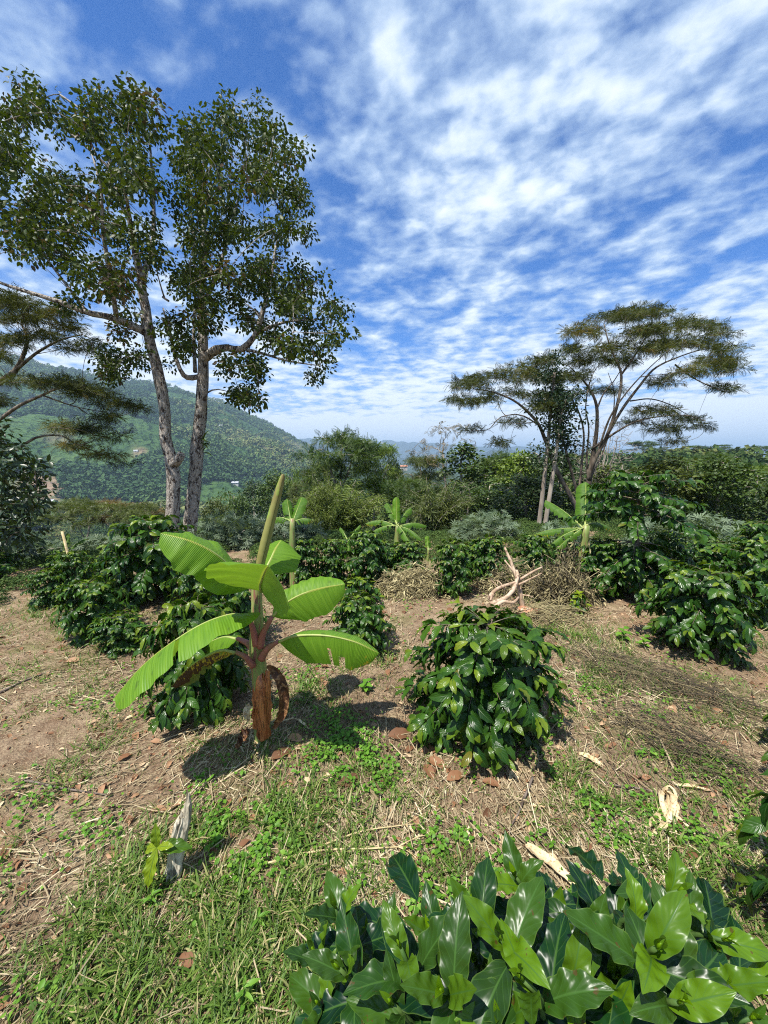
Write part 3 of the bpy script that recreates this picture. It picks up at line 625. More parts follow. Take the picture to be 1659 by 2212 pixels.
def big_banana():
    base = G(*Z5(935, 1352)); Yb = base[1]
    o = thing('banana_plant', 'big young banana plant with broad bright leaves and a red brown stem', 'banana plant', base)
    mb = MB(); pts = np.array([base - [0, 0, .03], ZP(932, 1250, Yb), ZP(928, 1120, Yb), ZP(918, 1000, Yb), ZP(908, 900, Yb), ZP(908, 800, Yb), ZP(908, 700, Yb), ZP(907, 600, Yb), ZP(910, 520, Yb)])
    w = np.array([44, 43, 42, 41, 40, 35, 30, 27, 21]) * .4299 / FD * Yb
    tube(mb, resample(pts, 24), np.interp(np.linspace(0, 8, 24), range(9), w), 14, jit=.015); mb.build('pseudostem', M_pseudo, o, base)
    # reddish dry sheaths wrapped round the foot
    for (xa, ya, xb, yb, wa, wb, dy, nm) in ((925, 1020, 940, 1352, 34, 30, -.055, 0), (960, 1010, 958, 1340, 22, 22, -.04, 1), (905, 1060, 905, 1300, 22, 20, -.035, 2)):
        sh = MB(); c = resample([ZP(xa, ya, Yb + dy * .5), ZP((xa + xb) / 2, (ya + yb) / 2, Yb + dy), ZP(xb, yb, Yb + dy)], 12); W_ = np.interp(np.linspace(0, 1, 12), [0, .15, 1], [wa * .5, wa, wb]) * .4299 / FD * Yb
        a = np.linspace(-1.25, 1.25, 9); V = c[:, None] + W_[:, None, None] * np.stack([np.sin(a), -np.cos(a) * .8 + .3, a * 0], -1)[None] + .003 * rng.standard_normal((12, 9, 1)); sh.add(V.reshape(-1, 3), grid_faces(12, 9)); sh.build('dry_sheath', M_sheath, o, base)
    def leaf(pts, hw, nrm, fa, fb, pet=None, petr=.015, **k):
        m = MB(); rb = MB(); ban_leaf(m, rb, [ZP(*p) for p in pts], hw, nrm, fa, fb, **k)
        lf = m.build('leaf', M_ban, o, base); rb.build('midrib', M_rib, lf, base)
        if pet:
            pm = MB(); tube(pm, resample([ZP(*p) for p in pet], 10), np.linspace(petr * 1.5, petr * .75, 10), 8); pm.build('petiole', M_pet, lf, base)
        return lf
    leaf([(880, 590, Yb), (800, 510, 1.93), (700, 420, 1.86), (570, 355, 1.80), (425, 318, 1.76)], (.15, .155), (.12, -.62, .78), -.15, -.5, r=.15, blunt=.9, basew=.18, wave=.012, nw=3)
    leaf([(940, 520, 2.02), (975, 450, 2.08), (1000, 395, 2.14), (1030, 352, 2.20)], (.10, .155), (-.1, -.85, .5), -.2, -.25, r=.7, blunt=1., basew=.2)
    leaf([(930, 610, Yb - .02), (925, 580, 1.88), (935, 545, 1.74), (950, 505, 1.60), (965, 480, 1.50)], (.20, .24), (.12, .30, .95), -.60, .22, r=.45, blunt=1., basew=.3, g=.12, wave=.012, nw=4)
    leaf([(985, 737, 1.95), (1040, 678, 1.93), (1130, 625, 1.92), (1240, 592, 1.92), (1350, 574, 1.94)], (.08, .145), (-.1, -.72, .70), .1, -.45, pet=[(925, 890, 1.96), (940, 820, 1.95), (985, 737, 1.95)], r=.85, blunt=1., basew=.22, wave=.006)
    leaf([(1015, 862, 1.93), (1100, 832, 1.88), (1250, 830, 1.85), (1400, 862, 1.84), (1522, 922, 1.84)], (.10, .165), (-.05, -.25, .97), -.2, -1.1, pet=[(930, 950, 1.95), (960, 900, 1.94), (1015, 862, 1.93)], r=.55, g=.34, blunt=.6, basew=.16, wave=.005, tears=((1, .52, .5), (1, .60, .4), (1, .66, .35)))
    leaf([(872, 750, 1.94), (800, 722, 1.86), (650, 765, 1.76), (480, 865, 1.68), (330, 985, 1.63), (195, 1140, 1.60)], (.16, .185), (-.30, -.30, .9), .12, -.50, pet=[(905, 880, 1.96), (890, 810, 1.95), (872, 750, 1.94)], r=.30, g=.22, blunt=.15, basew=.15, wave=.008, nw=4, n=40, tears=((-1, .55, .9), (1, .93, .4)))
    leaf([(800, 915, 1.90), (720, 905, 1.85), (620, 950, 1.80), (540, 1012, 1.77), (478, 1090, 1.75)], (.05, .12), (-.3, -.3, .9), -.9, -.95, pet=[(890, 985, 1.95), (850, 940, 1.92), (800, 915, 1.90)], petr=.013, r=.9, g=.86, blunt=.3, basew=.2, wave=.010, nw=5)
    leaf([(810, 848, 2.05), (740, 838, 2.12), (660, 870, 2.18), (600, 920, 2.22)], (.09, .09), (0, -.3, .95), -.5, -.5, pet=[(910, 930, 1.99), (865, 875, 2.02), (810, 848, 2.05)], r=.2, blunt=.5)
    # rolled new leaf
    m = MB(); c = resample([ZP(912, 560, 1.98), ZP(925, 470, 1.99), ZP(948, 370, 2.0), ZP(978, 250, 2.01), ZP(1010, 130, 2.02), ZP(1040, 22, 2.03)], 40)
    w = np.interp(np.linspace(0, 1, 40), [0, .18, .4, .6, .85, .97, 1], [14, 24, 27, 25, 20, 14, 7]) * .4299 / FD * 2.0
    a = np.linspace(0, 2 * math.pi * 1.35, 26); tt = nz(np.gradient(c, axis=0)); e1 = nz(np.cross(tt, [0, 1., 0])); e2 = np.cross(tt, e1)
    rr = (w * (1 + .025 * np.sin(np.arange(40) * 2.4)))[:, None] * (1 - .22 * (a / a[-1]))[None]
    V = c[:, None] + rr[..., None] * (np.cos(a + 2.2)[None, :, None] * e1[:, None] + np.sin(a + 2.2)[None, :, None] * e2[:, None]); m.add(V.reshape(-1, 3), grid_faces(40, 26)); m.build('rolled_leaf', M_roll, o, base)
    # hanging dead leaf and dry scraps at the foot
    def scrap(pts, wd, mat, nm, nrm, crk=.012, n=16):
        m = MB(); q = resample([ZP(*p) for p in pts], n); t = nz(np.gradient(q, axis=0)); nr = nz(np.asarray(nrm, float) - (t @ np.asarray(nrm, float))[:, None] * t); s = np.cross(t, nr); v = np.linspace(0, 1, n)
        ws = wd * (np.sin(np.pi * (v * .88 + .08)) ** .6); us = np.linspace(-1, 1, 7)
        V = q[:, None] + s[:, None] * (ws[:, None] * us[None] * .8)[..., None] + nr[:, None] * ((ws[:, None] * .5 * (us[None] ** 2)) + crk * np.sin(v[:, None] * 23 + us[None] * 3))[..., None] + rng.standard_normal((n, 7, 3)) * crk * .25
        m.add(V.reshape(-1, 3), grid_faces(n, 7)); return m.build(nm, mat, o, base)
    scrap([(962, 985, 1.93), (1000, 1012, 1.89), (1036, 1080, 1.88), (1045, 1165, 1.88), (1026, 1240, 1.89), (992, 1298, 1.90)], .034, M_dead, 'dead_leaf', (.3, -1, .1), .005, 26)
    scrap([(860, 1300, 1.90), (840, 1340, 1.86), (810, 1395, 1.80)], .03, M_dead, 'dead_leaf', (.3, -.6, .8))
    scrap([(870, 1180, 1.92), (855, 1215, 1.88), (870, 1260, 1.88)], .022, M_pale, 'dry_scrap', (.3, -1, .3), .006)
big_banana()
def small_banana(label, base, hgt, leaves, stemr=.05, up=1., r0=.3):
    """leaves: (azimuth deg from the viewer's right, elevation deg, length, half width, droop)"""
    o = thing('banana_plant', label, 'banana plant', base, 'young banana plants among the shrubs')
    m = MB(); tube(m, resample([base - [0, 0, .05], base + [0, 0, hgt * .5], base + [.01, 0, hgt]], 8), np.linspace(stemr, stemr * .55, 8), 9); m.build('pseudostem', M_pseudo, o, base)
    for k, (az, el, L, hw, dr) in enumerate(leaves):
        a = R_(az); e = R_(el); rad = np.array([math.cos(a), math.sin(a), 0]); s = np.linspace(0, 1, 6)
        q = base + [0, 0, hgt * (.9 + .02 * k)] + rad * (L * math.cos(e) * s)[:, None]; q[:, 2] += L * (math.sin(e) * s - (dr + .12) * s ** 2); q[:, 0] += .10 * L * math.sin(k * 2.7) * s ** 2
        m = MB(); rb = MB(); nr = np.array([-math.sin(e) * rad[0], -math.sin(e) * rad[1], math.cos(e)]) + [0, -.25, 0]
        pet = L * .16; ban_leaf(m, rb, [q[0] + (q[1] - q[0]) * .8, *q[1:]], (hw, hw), nr, .15 if el > 60 else -.15, .15 if el > 60 else -.15, r=(r0 + .37 * k) % 1, g=.1 + .15 * (k % 3), n=18, blunt=.35, wave=.022, droop=.7, kx=3, tears=[(-1 if (k + i_) % 2 else 1, .3 + .17 * i_, .7) for i_ in range(k % 4)])
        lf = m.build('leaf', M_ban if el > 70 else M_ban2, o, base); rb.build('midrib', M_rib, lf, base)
        pm = MB(); tube(pm, [base + [0, 0, hgt * .7], q[0], q[1]], [.018, .014, .010], 6); pm.build('petiole', M_rib, lf, base)
g = ground_pt(858, 6.5); top = P(858, 1135, 6.5)
small_banana('young banana plant with an upright bright leaf, middle of the back row', g, top[2] - g[2], [(95, 82, .62, .075, .0), (20, 28, .62, .085, .35), (160, 35, .65, .085, .40), (55, 48, .55, .085, .1), (-20, 2, .50, .07, .35), (190, 8, .55, .07, .3), (130, 62, .5, .08, .05), (-60, -15, .45, .08, .3)], .06)
g = ground_pt(750, 6.8); top = P(748, 1168, 6.8)
small_banana('low banana sprout with narrow pale leaves left of the one with the upright leaf', g, top[2] - g[2], [(50, 50, .5, .05, .1), (130, 50, .45, .05, .15), (170, 15, .42, .06, .1), (10, 12, .40, .06, .2), (-80, -5, .3, .06, .2)], .04, r0=.8)
g = ground_pt(928, 6.2); top = P(928, 1185, 6.2); small_banana('tiny banana sprout of one pointed leaf in the middle of the back row', g, top[2] - g[2], [(100, 75, .26, .045, 0.), (60, 55, .16, .03, .1)], .03, r0=.6)
g = ground_pt(1275, 4.7); top = P(1275, 1135, 4.7)
small_banana('tall banana plant with torn upright leaves beside the tallest coffee shrub on the right', g, top[2] - g[2], [(68, 66, .80, .12, .05), (138, 44, .74, .10, .12), (172, 8, .55, .075, .15), (190, -4, .52, .07, .2), (200, -18, .40, .06, .2), (30, 15, .5, .08, .3)], .075, r0=.15)
g = ground_pt(625, 4.4); top = P(622, 1120, 4.4); small_banana('banana plant behind the rolled leaf, only its dark upper leaves showing', g, top[2] - g[2], [(60, 62, .42, .085, .0), (120, 60, .40, .085, .05), (20, 30, .3, .07, .3), (165, 30, .3, .07, .3)], .05, r0=.05)
g = ground_pt(118, 7.5); top = P(118, 1192, 7.5); small_banana('small banana plant at far left beside the wooden stake', g, top[2] - g[2], [(40, 50, .55, .05, .2), (130, 55, .5, .05, .2), (100, 70, .5, .05, .1), (20, 15, .45, .06, .2), (165, 15, .45, .06, .2)], .04, r0=.5)
# ================================================================ TREES
M_tallleaf = leaf_mat('tall_tree_leaf', (.028, .050, .008), (.070, .098, .016), (.12, .14, .025), .45, .25, noise_amt=.2, brown=(.085, .060, .035), brown_lim=.86, spec=.2)
M_bark = plain_mat('pale_lichen_bark', (.060, .042, .032), (.33, .29, .245), 13, .95, (1, 1, .5), c=(.50, .47, .41), bump=1., bd=.05, detail=8., lim=(.41, .52))
M_albleaf = tint_mat('feathery_leaf', [(0, (.034, .044, .011)), (.5, (.066, .085, .021)), (.85, (.108, .112, .031)), (1, (.16, .125, .042))], .7, .25, trc=(1.4, 1.35, .5))
M_albbark = plain_mat('grey_brown_bark', (.085, .064, .046), (.21, .17, .13), 6, .95, (1, 1, .25), bump=.8, bd=.03)
M_darkleaf = leaf_mat('dark_evergreen_leaf', (.012, .030, .009), (.030, .060, .014), (.08, .10, .02), .4, .18, noise_amt=.2)
M_woodmid = plain_mat('far_bark', (.20, .16, .125), (.42, .37, .30), 3, .95, (1, 1, .3), bump=.5)
LT = [leafT(3, 2, .56, .25, d, 0, 3, 0, .8) for d in (.2, .8)]
def frond_T(nl=7, w=.05, L=.36, droop=.5):      # one feathery compound leaf: paired narrow leaflets
    parts = []
    for i in range(nl):
        f = (i + .6) / nl; ll = L * math.sin(math.pi * (f * .8 + .14)) 
        for sg in (-1, 1):
            z = -droop * f * f * .4
            V = np.array([[0, f, z], [sg * ll * .55, f + .10 + w, z - .02], [sg * ll, f + .16, z - .09], [sg * ll * .5, f + .10 - w, z - .02]])
            parts.append((V, np.array([[0, 1, 2, 3]] if sg < 0 else [[0, 3, 2, 1]]), np.array([[.5, f]] * 4)))
    return joinT(parts)
FT = [frond_T(7, .045, .36, d) for d in (.3, .8)]
def leaves_at(mb, T, cen, n, rad, size, flat=1., up=.6, droop=.4, gmax=.3, out=None, rr=None, rnd=None):
    g = rnd or rng; k = len(cen); c = np.repeat(cen, n, 0); m = len(c)
    off = nz(g.standard_normal((m, 3))) * (g.uniform(0, 1, (m, 1)) ** .5) * rad; off[:, 2] *= flat
    O = c + off; d = nz(off + g.standard_normal((m, 3)) * rad * .5) + np.array([0, 0, -droop]); nrm = np.array([0, 0, up]) + g.standard_normal((m, 3)) * .45
    S = size * g.uniform(.65, 1.2, m); r = g.uniform(0, 1, m) if rr is None else np.clip(np.repeat(rr, n) + g.normal(0, .16, m), 0, 1)
    y = g.uniform(0, gmax, m) ** 2
    pk = g.integers(0, len(T), m)
    for i, t in enumerate(T):
        q = pk == i; inst(mb, t, d[q], nrm[q], O[q], S[q], r[q], y[q])
Z1 = lambda x, y: (x * .496, 109.7 + .496 * y)
Z2 = lambda x, y: (x * .3968, 603.5 + .3968 * y)
Z4 = lambda x, y: (932.6 + x * .4378, 603.5 + y * .4378)
def limbs_px(W, Z, Yb, lst):
    for pts, r0, r1 in lst:
        W.limb([P(*Z(p[0], p[1]), Yb + (p[2] if len(p) > 2 else 0)) for p in pts], r0 * .85, r1 * .85)
def polytargets(Z, Yb, poly, n, sy, lumps=()):
    poly = np.asarray(poly, float); lo = poly.min(0); hi = poly.max(0); out = []
    while len(out) < n:
        x, y = rng.uniform(lo, hi)
        if inpoly(np.array([x]), np.array([y]), poly)[0] and fbm(x / 85, y / 85, 2, 31) > .445: out.append(P(*Z(x, y), Yb + np.clip(rng.normal(0, sy), -2.2 * sy, 2.2 * sy)))
    for x, y, r, k in lumps:
        for _ in range(k): out.append(P(*Z(x + rng.normal(0, r * .5), y + rng.normal(0, r * .5)), Yb + rng.normal(0, sy * .6)))
    return np.array(out)
def tall_tree(label, base, Yb, limbs, Z, poly, ntar, lumps, nl, size, seed, extra=None):
    b = ground_pt(base, Yb); o = thing('tall_tree', label, 'tree', b, 'pair of tall grey trunked trees')
    W = Wood(); limbs_px(W, Z2, Yb, limbs[:1]); limbs_px(W, Z, Yb, limbs[1:])
    t = polytargets(Z, Yb, poly, ntar, 1.35, lumps); W.grow(t, k=.026, rmin=.006, jit=.10, bias=.3)
    wb = MB(); W.mesh(wb, 12, .07); wb.build('trunk', M_bark, o, b)
    cr = MB(); rr = rng.uniform(.1, .75, len(t)) + np.where(rng.uniform(0, 1, len(t)) > .86, .25, 0)
    leaves_at(cr, LT, t, nl, .29, size, .8, .5, .55, .35, rr=rr); cr.build('crown', M_tallleaf, o, b); return o, b
YT = 9.
o, b = tall_tree('left one of the two tall grey trunked trees, forked low with a broken stub', 372, YT, [
    ([(942, 1420), (940, 1310), (945, 1100), (930, 980), (900, 850), (895, 700), (860, 500), (820, 350), (790, 200)], .185, .115),
    ([(660, 1250), (620, 1050), (605, 950), (585, 850), (565, 740, .2), (490, 600, .4), (470, 450, .5), (400, 300, .6), (260, 190, .6)], .11, .02),
    ([(640, 1230), (560, 1190, -.2), (480, 1160, -.3), (380, 1140, -.4), (250, 1090, -.5), (120, 1050, -.6), (0, 1010, -.6), (-110, 960, -.6)], .10, .02),
    ([(510, 1170, -.2), (490, 1050, -.4), (465, 900, -.6), (445, 750, -.7), (440, 600, -.8), (400, 450, -.8)], .06, .015),
    ([(615, 985), (660, 880, .3), (670, 740, .5), (665, 600, .6), (650, 400, .7), (600, 260, .7)], .075, .015),
    ([(585, 850), (560, 700, -.6), (520, 560, -1.0), (330, 380, -1.2), (130, 220, -1.2)], .05, .012),
    ([(380, 1140, -.4), (200, 900, .3), (60, 700, .6)], .04, .012),
    ([(735, 1090), (722, 1082), (708, 1072)], .03, .03)], Z1,
    [(70, 150), (200, 110), (330, 125), (480, 170), (620, 180), (680, 280), (680, 400), (705, 520), (690, 640), (680, 800), (680, 950), (600, 1040), (520, 1080), (400, 1060), (250, 1010), (120, 960), (0, 830), (-60, 700), (-160, 560), (-190, 420), (-150, 300), (0, 230)],
    235, [(500, 1400, 60, 8), (470, 1320, 50, 5), (560, 1200, 60, 5), (-100, 900, 80, 6), (330, 1090, 50, 4), (600, 1330, 40, 4)], 74, .098, 1)
st = MB(); s0 = P(*Z2(935, 1010), YT); s1 = P(*Z2(965, 985), YT - .12); s2 = P(*Z2(990, 950), YT - .15); tube(st, resample([s0, s1, s2], 8), np.linspace(.13, .085, 8), 10, jit=.12); st.build('stub', M_bark, o, b)
o, b = tall_tree('right one of the two tall grey trunked trees, thick limb reaching right', 412, YT + .5, [
    ([(1020, 1420), (1038, 1310), (1060, 1100), (1075, 900), (1095, 700), (1105, 500), (1105, 350), (1100, 200)], .20, .12),
    ([(872, 1130), (880, 1000), (890, 850), (885, 700, .2), (880, 600, .3), (900, 400, .4), (960, 290, .4)], .10, .015),
    ([(885, 1345), (930, 1310, -.1), (980, 1293, -.3), (1050, 1300, -.5), (1110, 1240, -.6), (1140, 1150, -.6), (1180, 1000, -.5), (1200, 850, -.4)], .125, .025),
    ([(1060, 1298, -.5), (1150, 1320, -.8), (1250, 1350, -1.0), (1380, 1370, -1.1)], .05, .012),
    ([(1120, 1225, -.6), (1250, 1180, -.4), (1400, 1170, -.2)], .05, .012),
    ([(872, 1140), (920, 1030, .4), (960, 930, .6), (1010, 750, .8), (1060, 550, .8), (1070, 330, .8)], .075, .014),
    ([(865, 1420), (820, 1425, -.2), (790, 1400, -.3), (760, 1320, -.4), (740, 1230, -.4), (710, 1120, -.4)], .085, .018),
    ([(850, 1400, .1), (845, 1250, .3), (850, 1050, .5), (840, 800, .6), (820, 500, .7)], .055, .012)], Z1,
    [(775, 360), (815, 300), (880, 340), (930, 290), (1020, 200), (1090, 180), (1140, 230), (1210, 330), (1310, 430), (1330, 560), (1325, 640), (1330, 760), (1360, 900), (1430, 1040), (1520, 1140), (1500, 1230), (1430, 1300), (1420, 1390), (1270, 1390), (1200, 1310), (1100, 1230), (990, 1180), (900, 1130), (800, 1160), (760, 1060), (745, 950), (735, 820), (755, 650), (770, 500)],
    255, [(1100, 1380, 60, 8), (1060, 1490, 45, 7), (1110, 1500, 40, 4), (800, 1290, 70, 8), (760, 1180, 60, 6), (990, 1380, 40, 4), (1370, 1440, 25, 2), (900, 1190, 40, 5)], 76, .098, 2)
ep = MB(); e0 = P(*Z2(1098, 900), YT + .3); a = rng.uniform(-.9, .9, 12); inst(ep, [leafT(5, 2, .2, .2, .9, 0, 1, 0, .9)][0], np.stack([np.cos(a) * .9, -.5 + 0 * a, np.sin(a) * .8 + .4], -1), np.tile([0, -.3, 1.], (12, 1)), np.tile(e0, (12, 1)) + rng.normal(0, .12, (12, 3)) * [.2, .2, 1.2], rng.uniform(.25, .4, 12), rng.uniform(0, .5, 12), np.zeros(12)); ep.build('epiphyte', M_tallleaf, o, b)
# ---------------------------------------------------------------- flat layered feathery trees
def feathery(label, Yb, foot, limbs, pads, Z, depth, dens, size, barkw=1., seed=0, extra=(), rbias=0., name='feathery_tree', tdens=1.):
    b = foot; o = thing(name, label, 'tree', b); W = Wood()
    for pts, r0, r1 in limbs: r0, r1 = r0 * barkw, r1 * barkw; W.limb([p if isinstance(p, np.ndarray) else P(*Z(p[0], p[1]), Yb + (p[2] if len(p) > 2 else 0)) for p in pts], r0, r1)
    tg = []; cen = []; rr = []
    for (cx, cy, rx, ry) in pads:
        dy = rng.normal(0, depth * .5); nt = max(3, int(rx * ry / 700 * tdens)); bias = np.clip(rng.normal(.45 + rbias, .17), 0, 1)
        for _ in range(nt):
            a = rng.uniform(0, 6.28); q = rng.uniform() ** .5; x = cx + rx * q * math.cos(a); y = cy + ry * (q * math.sin(a) * .35 + .35 * (x - cx) ** 2 / rx ** 2); tg.append(P(*Z(x, y + ry * .4), Yb + dy + rng.normal(0, depth * .25)))
        nf = int(rx * ry / 100 * dens)
        a = rng.uniform(0, 6.28, nf); q = rng.uniform(0, 1, nf) ** .5; x = cx + rx * q * np.cos(a); y = cy + ry * (.55 * q * np.sin(a) + .45 * (x - cx) ** 2 / rx ** 2)
        for X_, Y_ in zip(x, y):
            if fbm(X_ / 30 + cx, Y_ / 14, 2, 5) > .40: cen.append(P(*Z(X_, Y_), Yb + dy + rng.normal(0, depth * .3))); rr.append(bias)
    W.grow(tg, k=.012, rmin=.007, jit=.08, bias=.5, sag=.05)
    wb = MB(); W.mesh(wb, 9, .05); wb.build('trunk', M_albbark, o, b)
    cr = MB(); leaves_at(cr, FT, np.array(cen), 6, size * 1.1, size, .30, 1.4, .10, .0, rr=np.clip(np.array(rr) + rng.normal(0, .2, len(rr)), 0, 1)); cr.build('crown', M_albleaf, o, b); return o
Y4 = 16.
f4 = ground_pt(Z4(750, 1200)[0], Y4); f4b = f4 - [0, 0, .5]
fp = lambda x: ground_pt(Z4(x, 0)[0], Y4) - [0, 0, .4]
feathery('big spreading flat topped tree with many slender stems on the right skyline', Y4, f4, [
    ([fp(750), (720, 1150), (690, 1080), (620, 950), (570, 820), (530, 720), (470, 650), (400, 595), (300, 555), (200, 540)], .22, .03),
    ([fp(760), (725, 1100, .5), (690, 950, .6), (650, 800, .6), (630, 700, .6), (625, 600, .6), (600, 480, .6)], .14, .03),
    ([fp(775), (772, 1030), (790, 900), (810, 780), (815, 640), (790, 560), (740, 490), (680, 430)], .22, .03),
    ([(775, 1000), (800, 900, -.3), (870, 760, -.6), (920, 600, -.8), (935, 470, -.8), (900, 380, -.8), (870, 300, -.8), (850, 220, -.8)], .16, .025),
    ([(870, 760, -.6), (940, 640), (1030, 520, .3), (1100, 440, .5), (1200, 390, .7), (1320, 350, .8), (1450, 330, .8)], .12, .025),
    ([(790, 840), (900, 760, -.8), (1000, 705, -1.2), (1100, 680, -1.5), (1250, 670, -1.5), (1350, 700, -1.5)], .09, .02),
    ([fp(735), (738, 930, .4), (750, 760, .8), (720, 640, 1.0), (690, 590, 1.2)], .11, .03),
    ([(980, 600, .2), (1080, 590, .5), (1180, 620, .7), (1280, 680, .8)], .06, .02),
    ([(1200, 420, .7), (1280, 480, .7), (1400, 540, .7), (1470, 560, .7)], .06, .02),
    ([(935, 470, -.8), (1000, 380, -.9), (1060, 280, -1.), (1120, 210, -1.)], .08, .02),
    ([(530, 720), (440, 670, -.3), (340, 680, -.5), (280, 740, -.5), (200, 745, -.5)], .06, .02),
    ([(775, 1010), (765, 880, .5), (775, 740, .8), (760, 620, 1.), (790, 480, 1.2), (840, 400, 1.3)], .09, .02),
    ([(785, 960), (830, 820, -.5), (880, 680, -.9), (960, 560, -1.2), (1060, 450, -1.4), (1180, 340, -1.5)], .09, .02),
    ([(780, 990), (845, 850, .4), (890, 700, .7), (900, 560, .9), (870, 460, 1.)], .08, .02),
    ([(640, 780), (600, 680, .5), (540, 580, .8), (500, 500, 1.)], .06, .015),
    ([(815, 640), (850, 560, .6), (900, 500, .8), (960, 400, 1.)], .07, .02)],
    [(900, 180, 170, 36), (1050, 155, 150, 34), (1100, 250, 200, 40), (740, 250, 90, 40), (1300, 215, 150, 38), (1425, 250, 80, 36), (980, 330, 230, 42), (1250, 310, 200, 40), (1480, 340, 95, 26), (1390, 395, 130, 34), (840, 390, 190, 36), (1430, 530, 90, 26), (1300, 445, 120, 28), (690, 340, 60, 36),
     (560, 395, 90, 36), (430, 440, 120, 36), (300, 480, 140, 34), (180, 515, 100, 34), (125, 580, 45, 30), (240, 590, 110, 30), (370, 555, 120, 36), (520, 480, 120, 44), (600, 560, 120, 36), (700, 470, 120, 36), (200, 735, 80, 22), (400, 700, 70, 22), (350, 800, 60, 22), (1100, 640, 110, 26), (1250, 680, 110, 26), (1340, 720, 60, 24), (1150, 730, 100, 26), (1180, 790, 60, 18), (1000, 700, 80, 18), (850, 540, 110, 26), (1130, 500, 90, 22), (1480, 430, 70, 22), (560, 620, 80, 30)],
    Z4, 3.2, 2.3, .25, barkw=.55, rbias=-.06, tdens=3.2)
feathery('flat layered feathery tree leaning in from the left edge', 11., ground_pt(-130, 11.), [
    ([ground_pt(-130, 11.) - [0, 0, .4], (-330, 1150), (-240, 900), (-160, 720), (-60, 600), (0, 560), (80, 500), (120, 430), (150, 330), (120, 250)], .2, .03),
    ([(80, 500), (200, 400, -.3), (330, 330, -.6), (450, 300, -.8)], .06, .015),
    ([(-200, 830), (-80, 800), (0, 760, -.4), (100, 690, -.6), (230, 630, -.8), (330, 590, -.9), (450, 600, -1.), (600, 650, -1.)], .08, .012),
    ([(230, 630, -.8), (400, 690, -.6), (550, 720, -.5)], .035, .01),
    ([(-220, 900), (0, 950, .3), (100, 920, .5), (200, 860, .6), (330, 850, .6), (400, 890, .6), (500, 930, .6), (650, 980, .6)], .07, .012)],
    [(50, 110, 130, 60), (100, 200, 140, 50), (300, 170, 120, 50), (380, 250, 90, 40), (200, 300, 150, 30), (400, 375, 140, 30), (40, 330, 120, 40), (480, 330, 70, 20), (150, 545, 160, 30), (330, 560, 150, 36), (480, 610, 140, 32), (620, 670, 110, 28), (740, 700, 60, 14), (330, 790, 90, 28), (480, 810, 110, 30), (560, 740, 80, 26), (600, 850, 90, 22), (420, 900, 90, 26), (560, 950, 110, 22), (680, 990, 60, 14), (-80, 400, 120, 50), (-60, 650, 120, 40)],
    Z2, 1.6, 1.9, .19, barkw=.75, rbias=.0, tdens=1.4)
